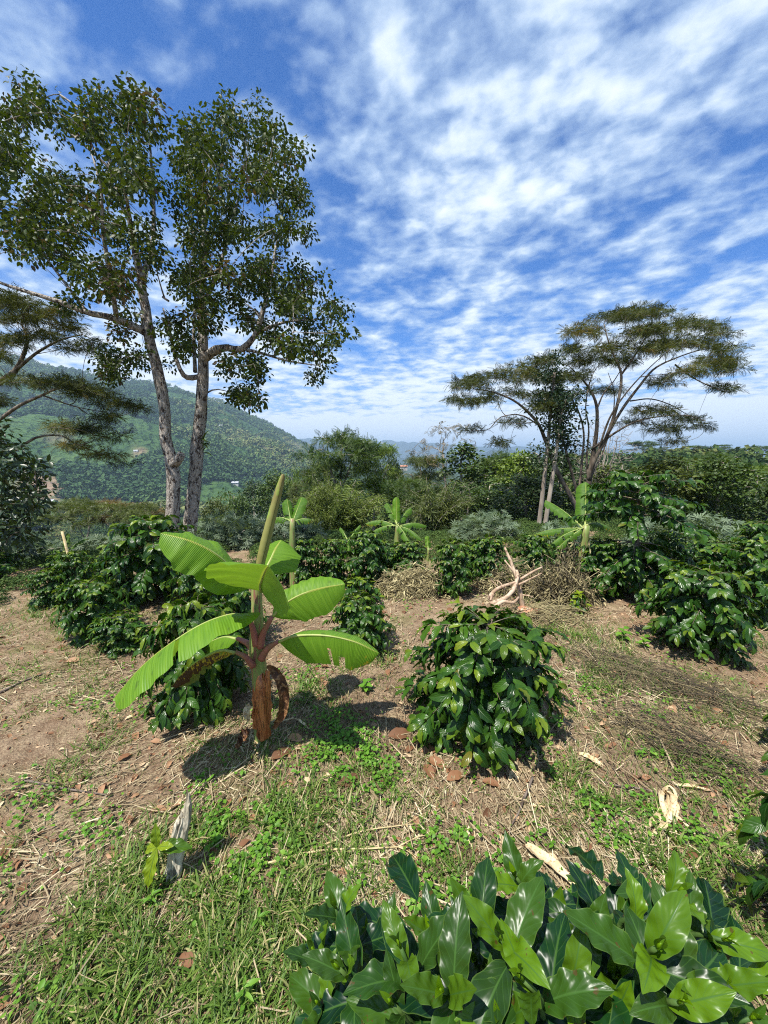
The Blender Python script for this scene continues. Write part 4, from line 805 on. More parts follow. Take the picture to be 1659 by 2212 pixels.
# ---------------------------------------------------------------- generic crowns, 10 m tall at the origin
def crown_tree(kind, seed):
    global rng
    keep = rng; rng = np.random.default_rng(seed); W = Wood(); cr = MB(); H_ = 10.
    if kind == 'dense':
        W.limb([(0, 0, -.5), (.1, 0, 3), (-.1, .1, 6), (0, 0, 9)], .26, .05, jit=.05); d = sphere_dirs(70); q = rng.uniform(.55, 1, (70, 1)); t = d * q * [3.0, 3.0, 3.6] + [0, 0, 6.3]; lump = (fbm(t[:, 0] * .6, t[:, 2] * .6, 2, seed) > .34); t = t[lump]
        W.grow(t, .02, .02, jit=.1); rr = np.clip(rng.normal(.45, .25, len(t)), 0, 1); leaves_at(cr, LT, t, 46, .95, .42, .75, .9, .25, .3, rr=rr)
    elif kind == 'layered':
        W.limb([(0, 0, -.5), (.1, 0, 3.4), (.3, .1, 5.5), (.5, 0, 8)], .22, .07, jit=.05); W.limb([(.1, 0, 3.6), (-.9, .5, 5.6), (-1.4, .6, 7.6)], .13, .05); W.limb([(.15, 0, 4.2), (1.5, -.3, 6), (2.2, -.4, 7.4)], .12, .05)
        cen = []; rr = []; tg = []
        for _ in range(26):
            a = rng.uniform(0, 6.28); q = rng.uniform() ** .5; x = 3.4 * q * math.cos(a); y = 3.4 * q * math.sin(a); z = 9.6 - 1.9 * q * q - rng.uniform(0, 1) ** 1.5 * 4.2; rx = rng.uniform(.8, 1.6); bi = np.clip(rng.normal(.48, .32), 0, 1)
            n = int(rx * rx * 34); aa = rng.uniform(0, 6.28, n); qq = rng.uniform(0, 1, n) ** .5 * rx; cen.append(np.stack([x + qq * np.cos(aa), y + qq * np.sin(aa), z - .28 * qq ** 2 / rx + rng.normal(0, .14, n)], -1)); rr.append(np.full(n, bi))
            for __ in range(3): tg.append(cen[-1][rng.integers(n)])
        W.grow(tg, .018, .015, jit=.08, bias=.8); leaves_at(cr, FT, np.concatenate(cen), 2, .35, .62, .3, 1.1, .1, 0, rr=np.concatenate(rr))
    elif kind == 'umbrella':
        W.limb([(0, 0, -.5), (.1, 0, 3), (-.2, .1, 5)], .2, .11, jit=.05); cen = []; rr = []; tg = []
        for k in range(4):
            a = k * 1.57 + .4; W.limb([(-.15, 0, 4.6), (1.3 * math.cos(a), 1.3 * math.sin(a), 7), (3.4 * math.cos(a), 3.4 * math.sin(a), 8.4)], .1, .04)
        for _ in range(22):
            a = rng.uniform(0, 6.28); q = rng.uniform() ** .5; x = 5 * q * math.cos(a); y = 5 * q * math.sin(a); z = 9.7 - 1.8 * q * q + rng.normal(0, .25); rx = rng.uniform(.8, 1.7); n = int(rx * rx * 30); aa = rng.uniform(0, 6.28, n); qq = rng.uniform(0, 1, n) ** .5 * rx
            cen.append(np.stack([x + qq * np.cos(aa), y + qq * np.sin(aa), z - .25 * qq ** 2 / rx + rng.normal(0, .12, n)], -1)); rr.append(np.full(n, np.clip(rng.normal(.6, .2), 0, 1))); tg.append(cen[-1][0]); tg.append(cen[-1][1])
        W.grow(tg, .016, .015, jit=.08, bias=.8); leaves_at(cr, FT, np.concatenate(cen), 2, .4, .65, .3, 1.1, .1, 0, rr=np.concatenate(rr))
    elif kind == 'feather':       # arching plumes of fine leaves, bamboo like
        cen = []; dirs = []
        for k in range(46):
            a = rng.uniform(0, 6.28); q = rng.uniform(.15, 1) ; L = rng.uniform(6, 10.5) * (1 - .25 * q); rad = np.array([math.cos(a), math.sin(a), 0]); s = np.linspace(0, 1, 10); pts = rad * (3.6 * q * s ** 2)[:, None] + rng.normal(0, .5, 3) * [1, 1, 0]; pts[:, 2] += L * (s - .22 * q * s ** 3)
            W.lines.append((pts, np.linspace(.035, .01, 10)))
            for f in np.linspace(.25, 1, 22): cen.append([np.interp(f, s, pts[:, i]) for i in range(3)])
        cen = np.array(cen); leaves_at(cr, [leafT(2, 1, .16, 0, .7, 0, 1, 0, .9)], cen, 9, .55, .55, .8, .3, .7, .5, rr=np.clip(rng.normal(.5, .2, len(cen)), 0, 1))
    elif kind == 'slim':
        W.limb([(0, 0, -.5), (.1, 0, 4), (0, .1, 8), (.1, 0, 9.8)], .16, .03, jit=.04); t = []
        for _ in range(60):
            z = rng.uniform(3.5, 10); a = rng.uniform(0, 6.28); q = rng.uniform(.2, 1) * 1.7 * math.sin(math.pi * np.clip((z - 2.5) / 8.2, 0, 1)); t.append([q * math.cos(a), q * math.sin(a), z])
        t = np.array(t); W.grow(t, .018, .012, jit=.1); leaves_at(cr, LT, t, 26, .6, .34, .8, .7, .3, .3, rr=np.clip(rng.normal(.4, .25, len(t)), 0, 1))
    elif kind == 'airy':
        W.limb([(0, 0, -.5), (.2, 0, 4), (.1, .2, 7), (.5, 0, 8.6)], .13, .03, jit=.06); t = sphere_dirs(44) * rng.uniform(.6, 1, (44, 1)) * [2.6, 2.6, 2.] + [0, 0, 8]
        W.grow(t, .016, .012, jit=.14, bias=.8); leaves_at(cr, FT, t, 4, .35, .5, .6, .8, .3, 0, rr=np.full(len(t), .45))
    elif kind == 'bare':
        for k in range(9):
            a = rng.uniform(0, 6.28); q = rng.uniform(.1, .5); W.limb([(q * math.cos(a) * .5, q * math.sin(a) * .5, -.4), (q * 2 * math.cos(a), q * 2 * math.sin(a), 4), (q * 4 * math.cos(a), q * 4 * math.sin(a), 8)], .07, .025, jit=.06)
        t = sphere_dirs(420) * rng.uniform(.4, 1, (420, 1)) * [3.2, 3.2, 3.6] + [0, 0, 6.3]; W.grow(t, .012, .014, jit=.14, bias=1.2)
    elif kind == 'mound':
        W.limb([(0, 0, -.3), (.3, .2, 3), (.1, 0, 6)], .2, .08); d = sphere_dirs(70); d[:, 2] = np.abs(d[:, 2]); t = d * rng.uniform(.7, 1, (70, 1)) * [5.2, 5.2, 9.2] + [0, 0, .4]; W.grow(t, .015, .02); leaves_at(cr, LT, t, 40, 1.5, .75, .8, .8, .3, .3, rr=np.clip(rng.normal(.4, .25, len(t)), 0, 1))
    wb = MB(); W.mesh(wb, 7, .04); w = wb.mesh(kind + '_trunk', M_woodmid); c = None
    rng = keep
    return (cr, w)
M_leafK = {'dense': M_darkleaf}
def gmat(name, d, l, y, rough=.55): return leaf_mat(name, d, l, y, rough, .25, noise_amt=.25, nscale=.8)
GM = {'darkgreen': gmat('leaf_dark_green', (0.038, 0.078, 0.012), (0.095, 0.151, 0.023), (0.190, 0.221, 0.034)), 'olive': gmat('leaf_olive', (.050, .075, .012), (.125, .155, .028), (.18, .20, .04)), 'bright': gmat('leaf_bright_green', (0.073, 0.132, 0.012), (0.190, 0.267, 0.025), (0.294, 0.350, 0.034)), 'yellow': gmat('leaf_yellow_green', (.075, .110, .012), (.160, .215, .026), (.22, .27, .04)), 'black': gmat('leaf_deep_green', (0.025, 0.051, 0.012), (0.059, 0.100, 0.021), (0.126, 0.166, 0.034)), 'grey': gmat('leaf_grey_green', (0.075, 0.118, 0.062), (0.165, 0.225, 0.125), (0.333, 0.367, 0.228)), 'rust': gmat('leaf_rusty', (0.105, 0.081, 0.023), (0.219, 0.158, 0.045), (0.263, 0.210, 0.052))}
PT = {}
def pt(kind, col, seed):
    key = (kind, col, seed)
    if key not in PT:
        cr, w = crown_tree(kind, seed); PT[key] = (cr.mesh(kind + '_crown', GM[col]) if cr.v else None, w)
        a = np.concatenate(cr.v if cr.v else [np.array([[0, 0, 0], [6.4, 0, 10]])]); PT[key] += (np.percentile(a[:, 0], 98.5) - np.percentile(a[:, 0], 1.5), np.percentile(a[:, 2], 99.7))
    return PT[key]
def mtree(name, kind, col, u, vt, wD, Y, label, seed=1, rz=None, cat='tree', group='trees standing in the valley behind the shrubs', sink=0.):
    g = ground_pt(u, Y); g[2] -= sink; top = P(u, vt - (8 if Y < 45 else 0), Y); wD *= 1.12; c, w, wid, hh = pt(kind, col, seed)
    h = max(.3, (top[2] - g[2]) / hh); s = wD / FD * Y / math.cos(PITCH) / wid
    o = thing(name, label, cat, g, group, rng.uniform(0, 6.28) if rz is None else rz, (s, s, h))
    link('trunk', w, o)
    if c: link('crown', c, o)
    return o
# the wood beyond the shrubs, centre
mtree('layered_tree', 'layered', 'darkgreen', 735, 938, 135, 30, 'large layered tree with a thin white trunk, tallest left of centre', 1)
mtree('layered_tree', 'layered', 'bright', 806, 968, 120, 33, 'bright green layered tree leaning against the right of the tallest centre tree', 2)
mtree('layered_tree', 'layered', 'olive', 686, 1010, 70, 34, 'low olive layered tree left of the tallest centre tree', 3)
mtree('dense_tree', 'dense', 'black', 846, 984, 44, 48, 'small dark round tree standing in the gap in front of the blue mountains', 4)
mtree('bamboo_clump', 'feather', 'yellow', 742, 1062, 120, 18, 'yellow green feathery bamboo clump below the tallest centre tree', 5, cat='bamboo')
mtree('bamboo_clump', 'feather', 'yellow', 695, 1100, 60, 16, 'small yellow green bamboo clump at the left foot of the larger one', 5, cat='bamboo')
mtree('bamboo_clump', 'feather', 'olive', 945, 1055, 110, 17, 'olive feathery bamboo clump right of the young banana plant', 6, cat='bamboo')
mtree('layered_tree', 'layered', 'olive', 912, 992, 110, 33, 'olive layered tree right of the gap with the blue mountains', 2)
mtree('layered_tree', 'layered', 'darkgreen', 880, 1040, 90, 27, 'dark layered tree in front of the olive one right of the gap', 3)
mtree('slim_tree', 'slim', 'darkgreen', 1000, 966, 72, 27, 'slim dark tree rising alone right of centre above its neighbours', 7)
mtree('airy_tree', 'airy', 'rust', 962, 918, 120, 30, 'thin airy tree with see through leaves against the sky left of the slim dark tree', 8)
mtree('dense_tree', 'dense', 'olive', 1052, 992, 80, 36, 'olive tree just right of the slim dark tree', 9)
mtree('layered_tree', 'layered', 'darkgreen', 1090, 984, 90, 32, 'layered dark tree midway between the slim dark tree and the spreading tree', 1)
mtree('dense_tree', 'dense', 'bright', 1120, 984, 80, 29, 'fresh green round tree with a pale double trunk beside the spreading tree', 4)
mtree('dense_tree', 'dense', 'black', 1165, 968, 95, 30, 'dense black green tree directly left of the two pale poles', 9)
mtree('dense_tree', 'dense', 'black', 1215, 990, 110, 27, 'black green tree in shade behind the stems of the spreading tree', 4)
mtree('airy_tree', 'airy', 'darkgreen', 1015, 1055, 90, 20, 'scrubby tree with pale bare branches under the slim dark tree', 10)
mtree('dense_tree', 'dense', 'darkgreen', 1060, 1050, 110, 21, 'dark bushy tree in the hollow behind the grey green shrub', 9, sink=.5)
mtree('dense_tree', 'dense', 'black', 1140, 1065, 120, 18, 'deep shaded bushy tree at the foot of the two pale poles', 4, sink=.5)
mtree('bare_tree', 'bare', 'black', 1302, 900, 120, 24, 'bare brown leafless tree behind the stems of the spreading tree', 11)
# slender dark trees with long pale poles for trunks
def pole_tree(u0, u1, vt, lab, seed, Y=13.5):
    g = ground_pt(u0, Y); o = thing('pole_tree', lab, 'tree', g, 'two slender pole trunked trees'); top = P(u1, vt, Y); W = Wood(); W.limb([g - [0, 0, .3], g * .5 + top * .5 + [.03, 0, 0], top], .085, .04)
    t = [top + [rng.normal(0, .26), rng.normal(0, .4), -rng.uniform(-.3, 2.0)] for _ in range(30)]; W.grow(t, .016, .01); wb = MB(); W.mesh(wb, 8, .04); wb.build('trunk', M_woodmid, o, g); cr = MB(); leaves_at(cr, LT, np.array(t), 64, .36, .115, .8, .6, .3, .1, rr=np.full(len(t), .3)); cr.build('crown', M_darkleaf, o, g)
pole_tree(1171, 1198, 800, 'left pole trunked tree with dark leaves climbing into the spreading tree', 1)
pole_tree(1183, 1216, 872, 'right pole trunked tree standing close to the left one', 2, 13.)
# right hand hillside
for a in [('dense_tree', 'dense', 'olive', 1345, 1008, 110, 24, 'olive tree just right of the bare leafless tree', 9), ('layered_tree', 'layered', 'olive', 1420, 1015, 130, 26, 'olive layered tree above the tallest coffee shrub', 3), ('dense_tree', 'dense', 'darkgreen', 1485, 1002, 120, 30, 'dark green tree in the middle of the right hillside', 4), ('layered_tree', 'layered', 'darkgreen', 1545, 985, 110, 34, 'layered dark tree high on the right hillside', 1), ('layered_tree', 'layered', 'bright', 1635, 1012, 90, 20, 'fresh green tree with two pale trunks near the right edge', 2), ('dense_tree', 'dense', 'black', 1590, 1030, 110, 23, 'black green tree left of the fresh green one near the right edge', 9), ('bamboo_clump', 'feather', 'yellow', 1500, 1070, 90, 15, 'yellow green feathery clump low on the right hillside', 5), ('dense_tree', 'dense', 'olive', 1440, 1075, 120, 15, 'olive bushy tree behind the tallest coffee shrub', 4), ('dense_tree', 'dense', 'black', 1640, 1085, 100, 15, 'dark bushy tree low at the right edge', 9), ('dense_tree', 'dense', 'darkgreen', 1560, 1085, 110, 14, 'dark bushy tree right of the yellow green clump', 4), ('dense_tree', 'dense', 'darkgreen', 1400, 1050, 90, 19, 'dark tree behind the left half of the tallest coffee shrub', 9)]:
    mtree(*a)
# umbrella trees along the right skyline
for k, (u, v, w, Y, lab) in enumerate([(1388, 952, 60, 200, 'umbrella tree on the right skyline, first right of the spreading tree'), (1432, 966, 40, 205, 'small umbrella tree second from the left on the right skyline'), (1498, 962, 52, 208, 'umbrella tree on the right skyline over the middle of the hill'), (1530, 968, 46, 205, 'low umbrella tree fourth along the right skyline'), (1562, 960, 36, 200, 'narrow umbrella tree fifth along the right skyline'), (1602, 968, 44, 200, 'umbrella tree sixth along the right skyline'), (1636, 963, 58, 190, 'wide umbrella tree on the right skyline close to the right edge'), (1468, 970, 36, 210, 'tiny umbrella tree third along the right skyline')]):
    mtree('umbrella_tree', 'layered', 'olive' if k % 2 else 'darkgreen', u, v, w * .8, Y, lab, 1 + k % 3, group='umbrella trees on the right skyline')
# flat topped rusty trees on the left below the mountain
for u, v, w, Y, lab in [(165, 1085, 150, 38, 'rusty flat topped tree at left below the mountain, nearest the dark tree'), (240, 1088, 150, 42, 'rusty flat topped tree in the middle of the trio below the mountain'), (290, 1094, 90, 36, 'smallest rusty flat topped tree of the trio, beside the left grey trunk')]:
    mtree('umbrella_tree', 'umbrella', 'rust' if u == 240 else 'olive', u, v, w, Y, lab, 14, group='rusty flat topped trees below the mountain')
for a in [('dense_tree', 'dense', 'darkgreen', 590, 1018, 60, 60, 'round green tree on the slope left of the rolled banana leaf', 4), ('dense_tree', 'dense', 'bright', 630, 1012, 40, 75, 'bright round tree on the slope above the rolled banana leaf', 9), ('dense_tree', 'dense', 'black', 545, 1040, 60, 70, 'dark round tree on the slope right of the right grey trunk', 4), ('layered_tree', 'layered', 'olive', 655, 1050, 60, 40, 'olive layered tree right of the rolled banana leaf', 3), ('dense_tree', 'dense', 'darkgreen', 500, 1062, 60, 50, 'green tree close to the right of the right grey trunk', 9), ('dense_tree', 'dense', 'olive', 460, 1075, 50, 45, 'olive tree touching the right grey trunk at its foot', 4), ('dense_tree', 'dense', 'black', 340, 1080, 50, 60, 'dark round tree behind the left grey trunk', 9)]:
    mtree(*a)
# the dark leafy tree cut by the left edge
def edge_tree():
    Yb = 6.6; g = ground_pt(-60, Yb); o = thing('evergreen_tree', 'dark leafy evergreen tree cut off by the left edge', 'tree', g); W = Wood(); W.limb([g - [0, 0, .3], P(-60, 1150, Yb), P(-50, 1000, Yb)], .12, .04); t = []
    poly = [(-190, 960), (-60, 915), (10, 920), (40, 975), (75, 1010), (100, 1040), (80, 1085), (104, 1110), (80, 1170), (55, 1225), (-10, 1250), (-190, 1250)]
    while len(t) < 120:
        x, y = rng.uniform(-190, 105), rng.uniform(915, 1250)
        if inpoly(np.array([x]), np.array([y]), poly)[0]: t.append(P(x, y, Yb + rng.normal(0, .5)))
    t = np.array(t); W.grow(t, .02, .006); wb = MB(); W.mesh(wb, 8); wb.build('trunk', M_albbark, o, g); cr = MB(); leaves_at(cr, [leafT(3, 2, .4, .25, d, 0, 1, 0, .9) for d in (.3, .8)], t, 46, .26, .13, .9, .5, .3, .35, rr=np.clip(rng.normal(.45, .2, len(t)), 0, 1)); cr.build('crown', M_darkleaf, o, g)
edge_tree()
# grey green scrub with finger leaves
def palmate():
    return joinT([xf(leafT(2, 1, .17, 0, .5, 0, 1, 0, .9), [math.sin(a), math.cos(a), .1], [0, 0, 1.], [0, 0, 0], s) for a, s in ((-1.5, .7), (-.9, .9), (-.3, 1.), (.3, 1.), (.9, .9), (1.5, .7))])
PALM = [palmate()]
def grey_shrub(u, vt, wD, Y, n, lab, size=.15, col='grey'):
    g = ground_pt(u, Y); top = P(u, vt, Y); h = top[2] - g[2]; w = wD / FD * Y / 2; o = thing('finger_leaf_shrub', lab, 'shrub', g, 'grey green shrubs with finger leaves'); W = Wood()
    for k in range(7):
        a = rng.uniform(0, 6.28); W.limb([g + [0, 0, -.1], g + [.2 * w * math.cos(a), .2 * w * math.sin(a), h * .45], g + [.5 * w * math.cos(a), .4 * w * math.sin(a), h * .8]], .022, .01)
    d = sphere_dirs(n); d[:, 2] = np.abs(d[:, 2]) * 1.; t = g + d * rng.uniform(.5, 1, (n, 1)) * [w, min(w, .9), h * .95] + [0, 0, .05]; W.grow(t[::3], .012, .005); wb = MB(); W.mesh(wb, 6); wb.build('stem', M_woodmid, o, g); cr = MB(); leaves_at(cr, PALM, t, 9, .22, size, .8, .7, .5, .3, rr=np.clip(rng.normal(.5, .25, n), 0, 1)); cr.build('foliage', GM[col], o, g)
for a in [(1055, 1118, 150, 8.5, 170, 'pale grey green finger leaved shrub behind the peeled pink branches'), (480, 1118, 130, 8., 150, 'grey green finger leaved shrub at the foot of the right grey trunk'), (560, 1128, 140, 8.5, 150, 'grey green finger leaved shrub behind the upper left banana leaf'), (640, 1135, 110, 9., 110, 'grey green finger leaved shrub behind the rolled banana leaf'), (1520, 1118, 170, 6.5, 150, 'grey green finger leaved shrub behind the right hand coffee shrubs'), (1445, 1135, 110, 6.5, 110, 'grey green finger leaved shrub touching the tallest coffee shrub'), (200, 1165, 130, 9., 130, 'grey green finger leaved shrub behind the path side coffee shrubs'), (60, 1175, 140, 9., 120, 'grey green finger leaved shrub next to the dark tree at left'), (1225, 1150, 90, 7.5, 90, 'grey green finger leaved shrub behind the dry stalks on the right')]:
    grey_shrub(*a)
# ---------------------------------------------------------------- masses nobody could count
def scatter_mass(name, T, mats, n, rlo, rhi, azlo, azhi, size, squash, lab, cat, colfun=None, cond=None, power=1.):
    k = 0; mb = MB(); az = rng.uniform(azlo, azhi, n * 3); r = rlo * (rhi / rlo) ** (rng.uniform(0, 1, n * 3) ** power); x = r * np.sin(np.radians(az)); y = r * np.cos(np.radians(az)); ok = np.ones(len(x), bool)
    if cond is not None: ok = cond(x, y, r, az)
    x, y, r = x[ok][:n], y[ok][:n], r[ok][:n]; z = H(x, y); s = size(r) * rng.uniform(.6, 1.35, len(x)); a = rng.uniform(0, 6.28, len(x)); d = np.stack([np.cos(a), np.sin(a), a * 0], -1); pk = rng.integers(0, len(T), len(x)); rr = rng.uniform(0, 1, len(x)) if colfun is None else colfun(x, y)
    for i, t in enumerate(T):
        m = pk == i; S3 = np.stack([s[m], s[m], s[m] * squash], -1); V, F, uv = t; M = frames(d[m], np.tile([0, 0, 1.], (m.sum(), 1))); Wv = np.einsum('kij,kj,nj->kni', M, S3, V) + np.stack([x[m], y[m], z[m]], -1)[:, None]
        c = np.empty((m.sum(), len(V), 4)); c[..., 0] = np.clip(rr[m][:, None] + uv[None, :, 0], 0, 1); c[..., 1] = 0; c[..., 2] = .3; c[..., 3] = .5; mb.add(Wv.reshape(-1, 3), (F[None] + (np.arange(m.sum()) * len(V))[:, None, None]).reshape(-1, F.shape[1]), c.reshape(-1, 4))
    o = mb.build(name, mats, smooth=False); return tag(o, lab, cat, kind='stuff')
def leafball(nq, seed, q=.34, trunk=False):       # a loose ball of leaf-cluster faces sitting on z = 0
    g = np.random.default_rng(seed); d = nz(g.standard_normal((nq, 3))); d[:, 2] = np.abs(d[:, 2]) * 1.3 - .25; pos = d * g.uniform(.55, 1, (nq, 1)) * (1 + .35 * (fbm(d[:, 0] * 2 + 5, d[:, 1] * 2 + d[:, 2], 2, seed)[:, None] - .5)); pos[:, 2] = pos[:, 2] * .75 + .55
    T = (np.array([[-.5, 0, 0], [0, -.35, .08], [.5, 0, 0], [0, .35, .08]]), np.array([[0, 1, 2, 3]]), np.zeros((4, 2)) + .5); mb = MB(); inst(mb, T, g.standard_normal((nq, 3)), d + g.standard_normal((nq, 3)) * .5 + [0, 0, .5], pos, q * g.uniform(.6, 1.3, nq), g.uniform(0, 1, nq), g.uniform(0, 0, nq))
    V = np.concatenate(mb.v); c = np.concatenate(mb.c); return V, np.concatenate(mb.f), np.stack([(c[:, 0] - .5) * .45, c[:, 3]], -1)
M_mass = tint_mat('far_wood_leaf', [(0, (.024, .055, .016)), (.45, (.058, .100, .028)), (.8, (.100, .140, .038)), (1, (.165, .165, .055))], .8, .15, spec=.1)
M_under = tint_mat('undergrowth_leaf', [(0, (.016, .040, .010)), (.45, (.040, .080, .018)), (.8, (.075, .125, .025)), (1, (.11, .15, .035))], .7, .2, spec=.2)
M_mwood = tint_mat('mountain_wood_leaf', [(0, (.045, .092, .034)), (.45, (.075, .132, .044)), (.8, (.110, .170, .056)), (1, (.19, .21, .08))], .9, .1, spec=.1)
LB = [leafball(110, s) for s in (1, 2, 3)]; LBf = [leafball(420, s, .17) for s in (7, 8, 9)]; LBs = [leafball(26, s, .6) for s in (4, 5, 6)]
cf = lambda x, y: np.clip((fbm(x / 40, y / 40, 3, 4) - .5) * 2.2 + .42 + rng.normal(0, .16, len(x)), 0, 1)
scatter_mass('undergrowth', LBf, M_under, 2300, 6.0, 75, -52, 52, lambda r: np.where(r < 13, .03 + r * .016, .22 + (r - 13) * .026), .8, 'tangled green undergrowth covering the slope behind the coffee shrubs', 'undergrowth', lambda x, y: cf(x, y) * .75)
scatter_mass('wood', LB, M_mass, 2600, 45, 420, -50, 52, lambda r: 1.6 + np.minimum(r, 160) * .014, 1.1, 'mixed green wood filling the valley beyond the nearer trees', 'wood', cf, cond=lambda x, y, r, az: ~((az > 22) & (r > 140) & ((r > 215) | (fbm(x / 30, y / 30, 2, 6) < .52))), power=.8)
scatter_mass('mountain_wood', LBs, M_mwood, 26000, 380, 1750, -52, -4, lambda r: (4.0 + r * .0008) * rng.choice([.7, 1., 1.5], len(r)), 1., 'far off forest covering the green mountain on the left', 'forest', lambda x, y: np.clip((fbm(x / 160, y / 160, 3, 4) - .5) * 2.2 + .40 + rng.normal(0, .15, len(x)), 0, 1), cond=lambda x, y, r, az: fbm(x / 95, y / 95, 4, 17) > .41 + .12 * np.exp(-((r - 700) / 300) ** 2))
# ================================================================ GROUND COVER
M_straw = tint_mat('straw', [(0, (.10, .065, .035)), (.35, (.27, .205, .115)), (.7, (.48, .39, .24)), (1, (.66, .57, .38))], .75, .15, spec=.25)
M_grass = tint_mat('grass_blade', [(0, (.045, .090, .014)), (.5, (.100, .180, .026)), (.8, (.175, .250, .045)), (1, (.40, .35, .16))], .5, .3, spec=.3, trc=(1.3, 1.4, .5))
M_weed = tint_mat('weed_leaf', [(0, (.055, .140, .012)), (.6, (.115, .260, .022)), (1, (.19, .34, .04))], .5, .3, spec=.3, trc=(1.3, 1.4, .5))
M_litter = tint_mat('dry_leaf', [(0, (.10, .045, .022)), (.5, (.24, .115, .055)), (.8, (.38, .22, .12)), (1, (.60, .46, .28))], .7, .1)
def blade_T(w=.05, bend=.5, seg=3, taper=True):
    s = np.linspace(0, 1, seg + 1); th = bend * s; y = np.concatenate([[0], np.cumsum(np.cos(th[:-1]) / seg)]); z = -np.concatenate([[0], np.cumsum(np.sin(th[:-1]) / seg)])
    ww = w * (np.maximum(1 - s ** 1.5, .12) if taper else 1 + 0 * s); V = np.stack([np.stack([-ww, y, z], -1), np.stack([ww, y, z], -1)], 1).reshape(-1, 3); return V, grid_faces(seg + 1, 2), np.stack([np.tile([0, 1.], seg + 1), np.repeat(s, 2)], -1)
PATCH_G = [(u, v, r, w) for u, v, r, w in [(200, 1950, .20, 1), (330, 1890, .16, 1), (350, 2060, .22, 1.3), (250, 2120, .2, 1.2), (180, 1650, .20, .8), (420, 1640, .15, .6), (130, 1420, .35, .7), (260, 1560, .22, .8), (110, 1340, .5, .5), (640, 1790, .18, 1), (600, 1760, .14, .9), (660, 1990, .16, 1.2), (590, 2060, .14, 1.2), (560, 2160, .15, 1.2), (1290, 1480, .25, .8), (1230, 1690, .12, 1.), (1480, 1650, .16, .7), (1350, 1390, .3, .8), (1580, 1590, .18, .8), (1430, 1850, .12, .8), (1000, 1880, .12, .8), (1540, 1420, .25, .8), (1640, 1390, .3, .8), (700, 1490, .25, .8), (830, 1470, .2, .6), (640, 1520, .2, .8), (840, 1690, .16, .7), (480, 2000, .15, .9), (90, 1780, .14, .5), (1600, 1790, .12, .7), (1380, 1620, .15, .5), (60, 1560, .2, .5), (450, 1480, .2, .5), (1220, 1380, .3, .6), (1100, 1400, .3, .6), (420, 1790, .13, .7), (300, 1760, .13, .6), (1650, 1950, .12, .9), (1180, 1760, .1, .5), (480, 2180, .12, 1.), (1260, 1560, .2, .6), (1350, 1480, .2, .7), (1500, 1520, .2, .7), (1250, 1620, .14, .7), (1450, 1690, .15, .8), (1600, 1700, .16, .8), (1300, 1800, .12, .8), (1550, 1850, .12, .8), (1090, 1460, .2, .6), (960, 1780, .1, .6), (1200, 1840, .08, .7), (1480, 1340, .3, .6), (100, 1450, .3, .6), (60, 1380, .3, .6), (200, 1500, .2, .6), (60, 1680, .15, .5), (30, 1330, .4, .5), (700, 1420, .25, .7)]]
PG = np.array([[*G(u, v)[:2], r, w] for u, v, r, w in PATCH_G])
PATCH_C = [(750, 1600, .13, 1), (735, 1650, .15, 1), (800, 1670, .12, .7), (530, 1830, .12, 1), (490, 1800, .10, 1), (560, 1790, .09, .8), (980, 1830, .08, .9), (1010, 1860, .06, .6), (460, 1690, .10, .5), (620, 1870, .07, .4), (1150, 1820, .06, .6), (720, 1560, .12, .6), (210, 1800, .10, .35), (1290, 1750, .08, .4), (960, 1960, .06, .5), (1330, 1820, .07, .6), (1480, 1800, .08, .6), (1560, 1660, .1, .6), (1100, 1890, .05, .6), (1420, 1640, .09, .5), (1390, 1740, .06, .5), (300, 1480, .15, .4), (1250, 1480, .15, .5), (660, 1470, .15, .5)]
PC = np.array([[*G(u, v)[:2], r, w] for u, v, r, w in PATCH_C])
def pm(x, y, Pt): return sum(w * np.exp(-((x - a) ** 2 + (y - b) ** 2) / (r * r)) for a, b, r, w in Pt)
def sector(n, r0=.45, r1=6.5, p=1.):
    r = r0 + (r1 - r0) * rng.uniform(0, 1, n) ** p; az = np.radians(rng.uniform(-55, 55, n)); return r * np.sin(az), r * np.cos(az)
PD = lambda x, y: np.exp(-(np.min(np.hypot(x[:, None] - PATH[None, ::4, 0], y[:, None] - PATH[None, ::4, 1]), axis=1) / .26) ** 2)
bare_ = lambda x, y: np.clip(.42 * PD(x, y) + pm(x, y, np.array([[*G(60, 1620)[:2], .22, 1], [*G(90, 1580)[:2], .2, .8], [*G(960, 1330)[:2], .35, 1.], [*G(900, 1330)[:2], .3, .8], [*G(350, 1700)[:2], .15, .6], [*G(20, 1750)[:2], .12, .6], [*G(130, 1740)[:2], .1, .5], [*G(930, 1980)[:2], .07, .8], [*G(1370, 1300)[:2], .3, 1.]])), 0, 1)
# straw
n = 125000; x, y = sector(n, .45, 6.8, 1.); k = (fbm(x * 2.2, y * 2.2, 3, 51) * 1.25 - .12 - .85 * bare_(x, y)) > rng.uniform(0, .8, n); x = x[k]; y = y[k]; n = len(x)
a = rng.uniform(0, 6.28, n); a = np.where(rng.uniform(0, 1, n) < .5, .35 + (fbm(x * .5, y * .5, 2, 4) - .5) * 5 + rng.normal(0, .35, n), a)
d = np.stack([np.cos(a), np.sin(a), rng.normal(.04, .12, n)], -1); L = np.exp(rng.normal(math.log(.058), .55, n)); mb = MB()
nr_ = np.stack([rng.normal(0, .5, n), rng.normal(0, .5, n), 1 + 0 * a], -1); z = H(x, y) + rng.uniform(.001, .016, n); pk = rng.integers(0, 4, n); rc = np.clip(rng.normal(.42, .24, n) + (fbm(x * 3, y * 3, 2, 9) - .5) * .7, 0, 1)
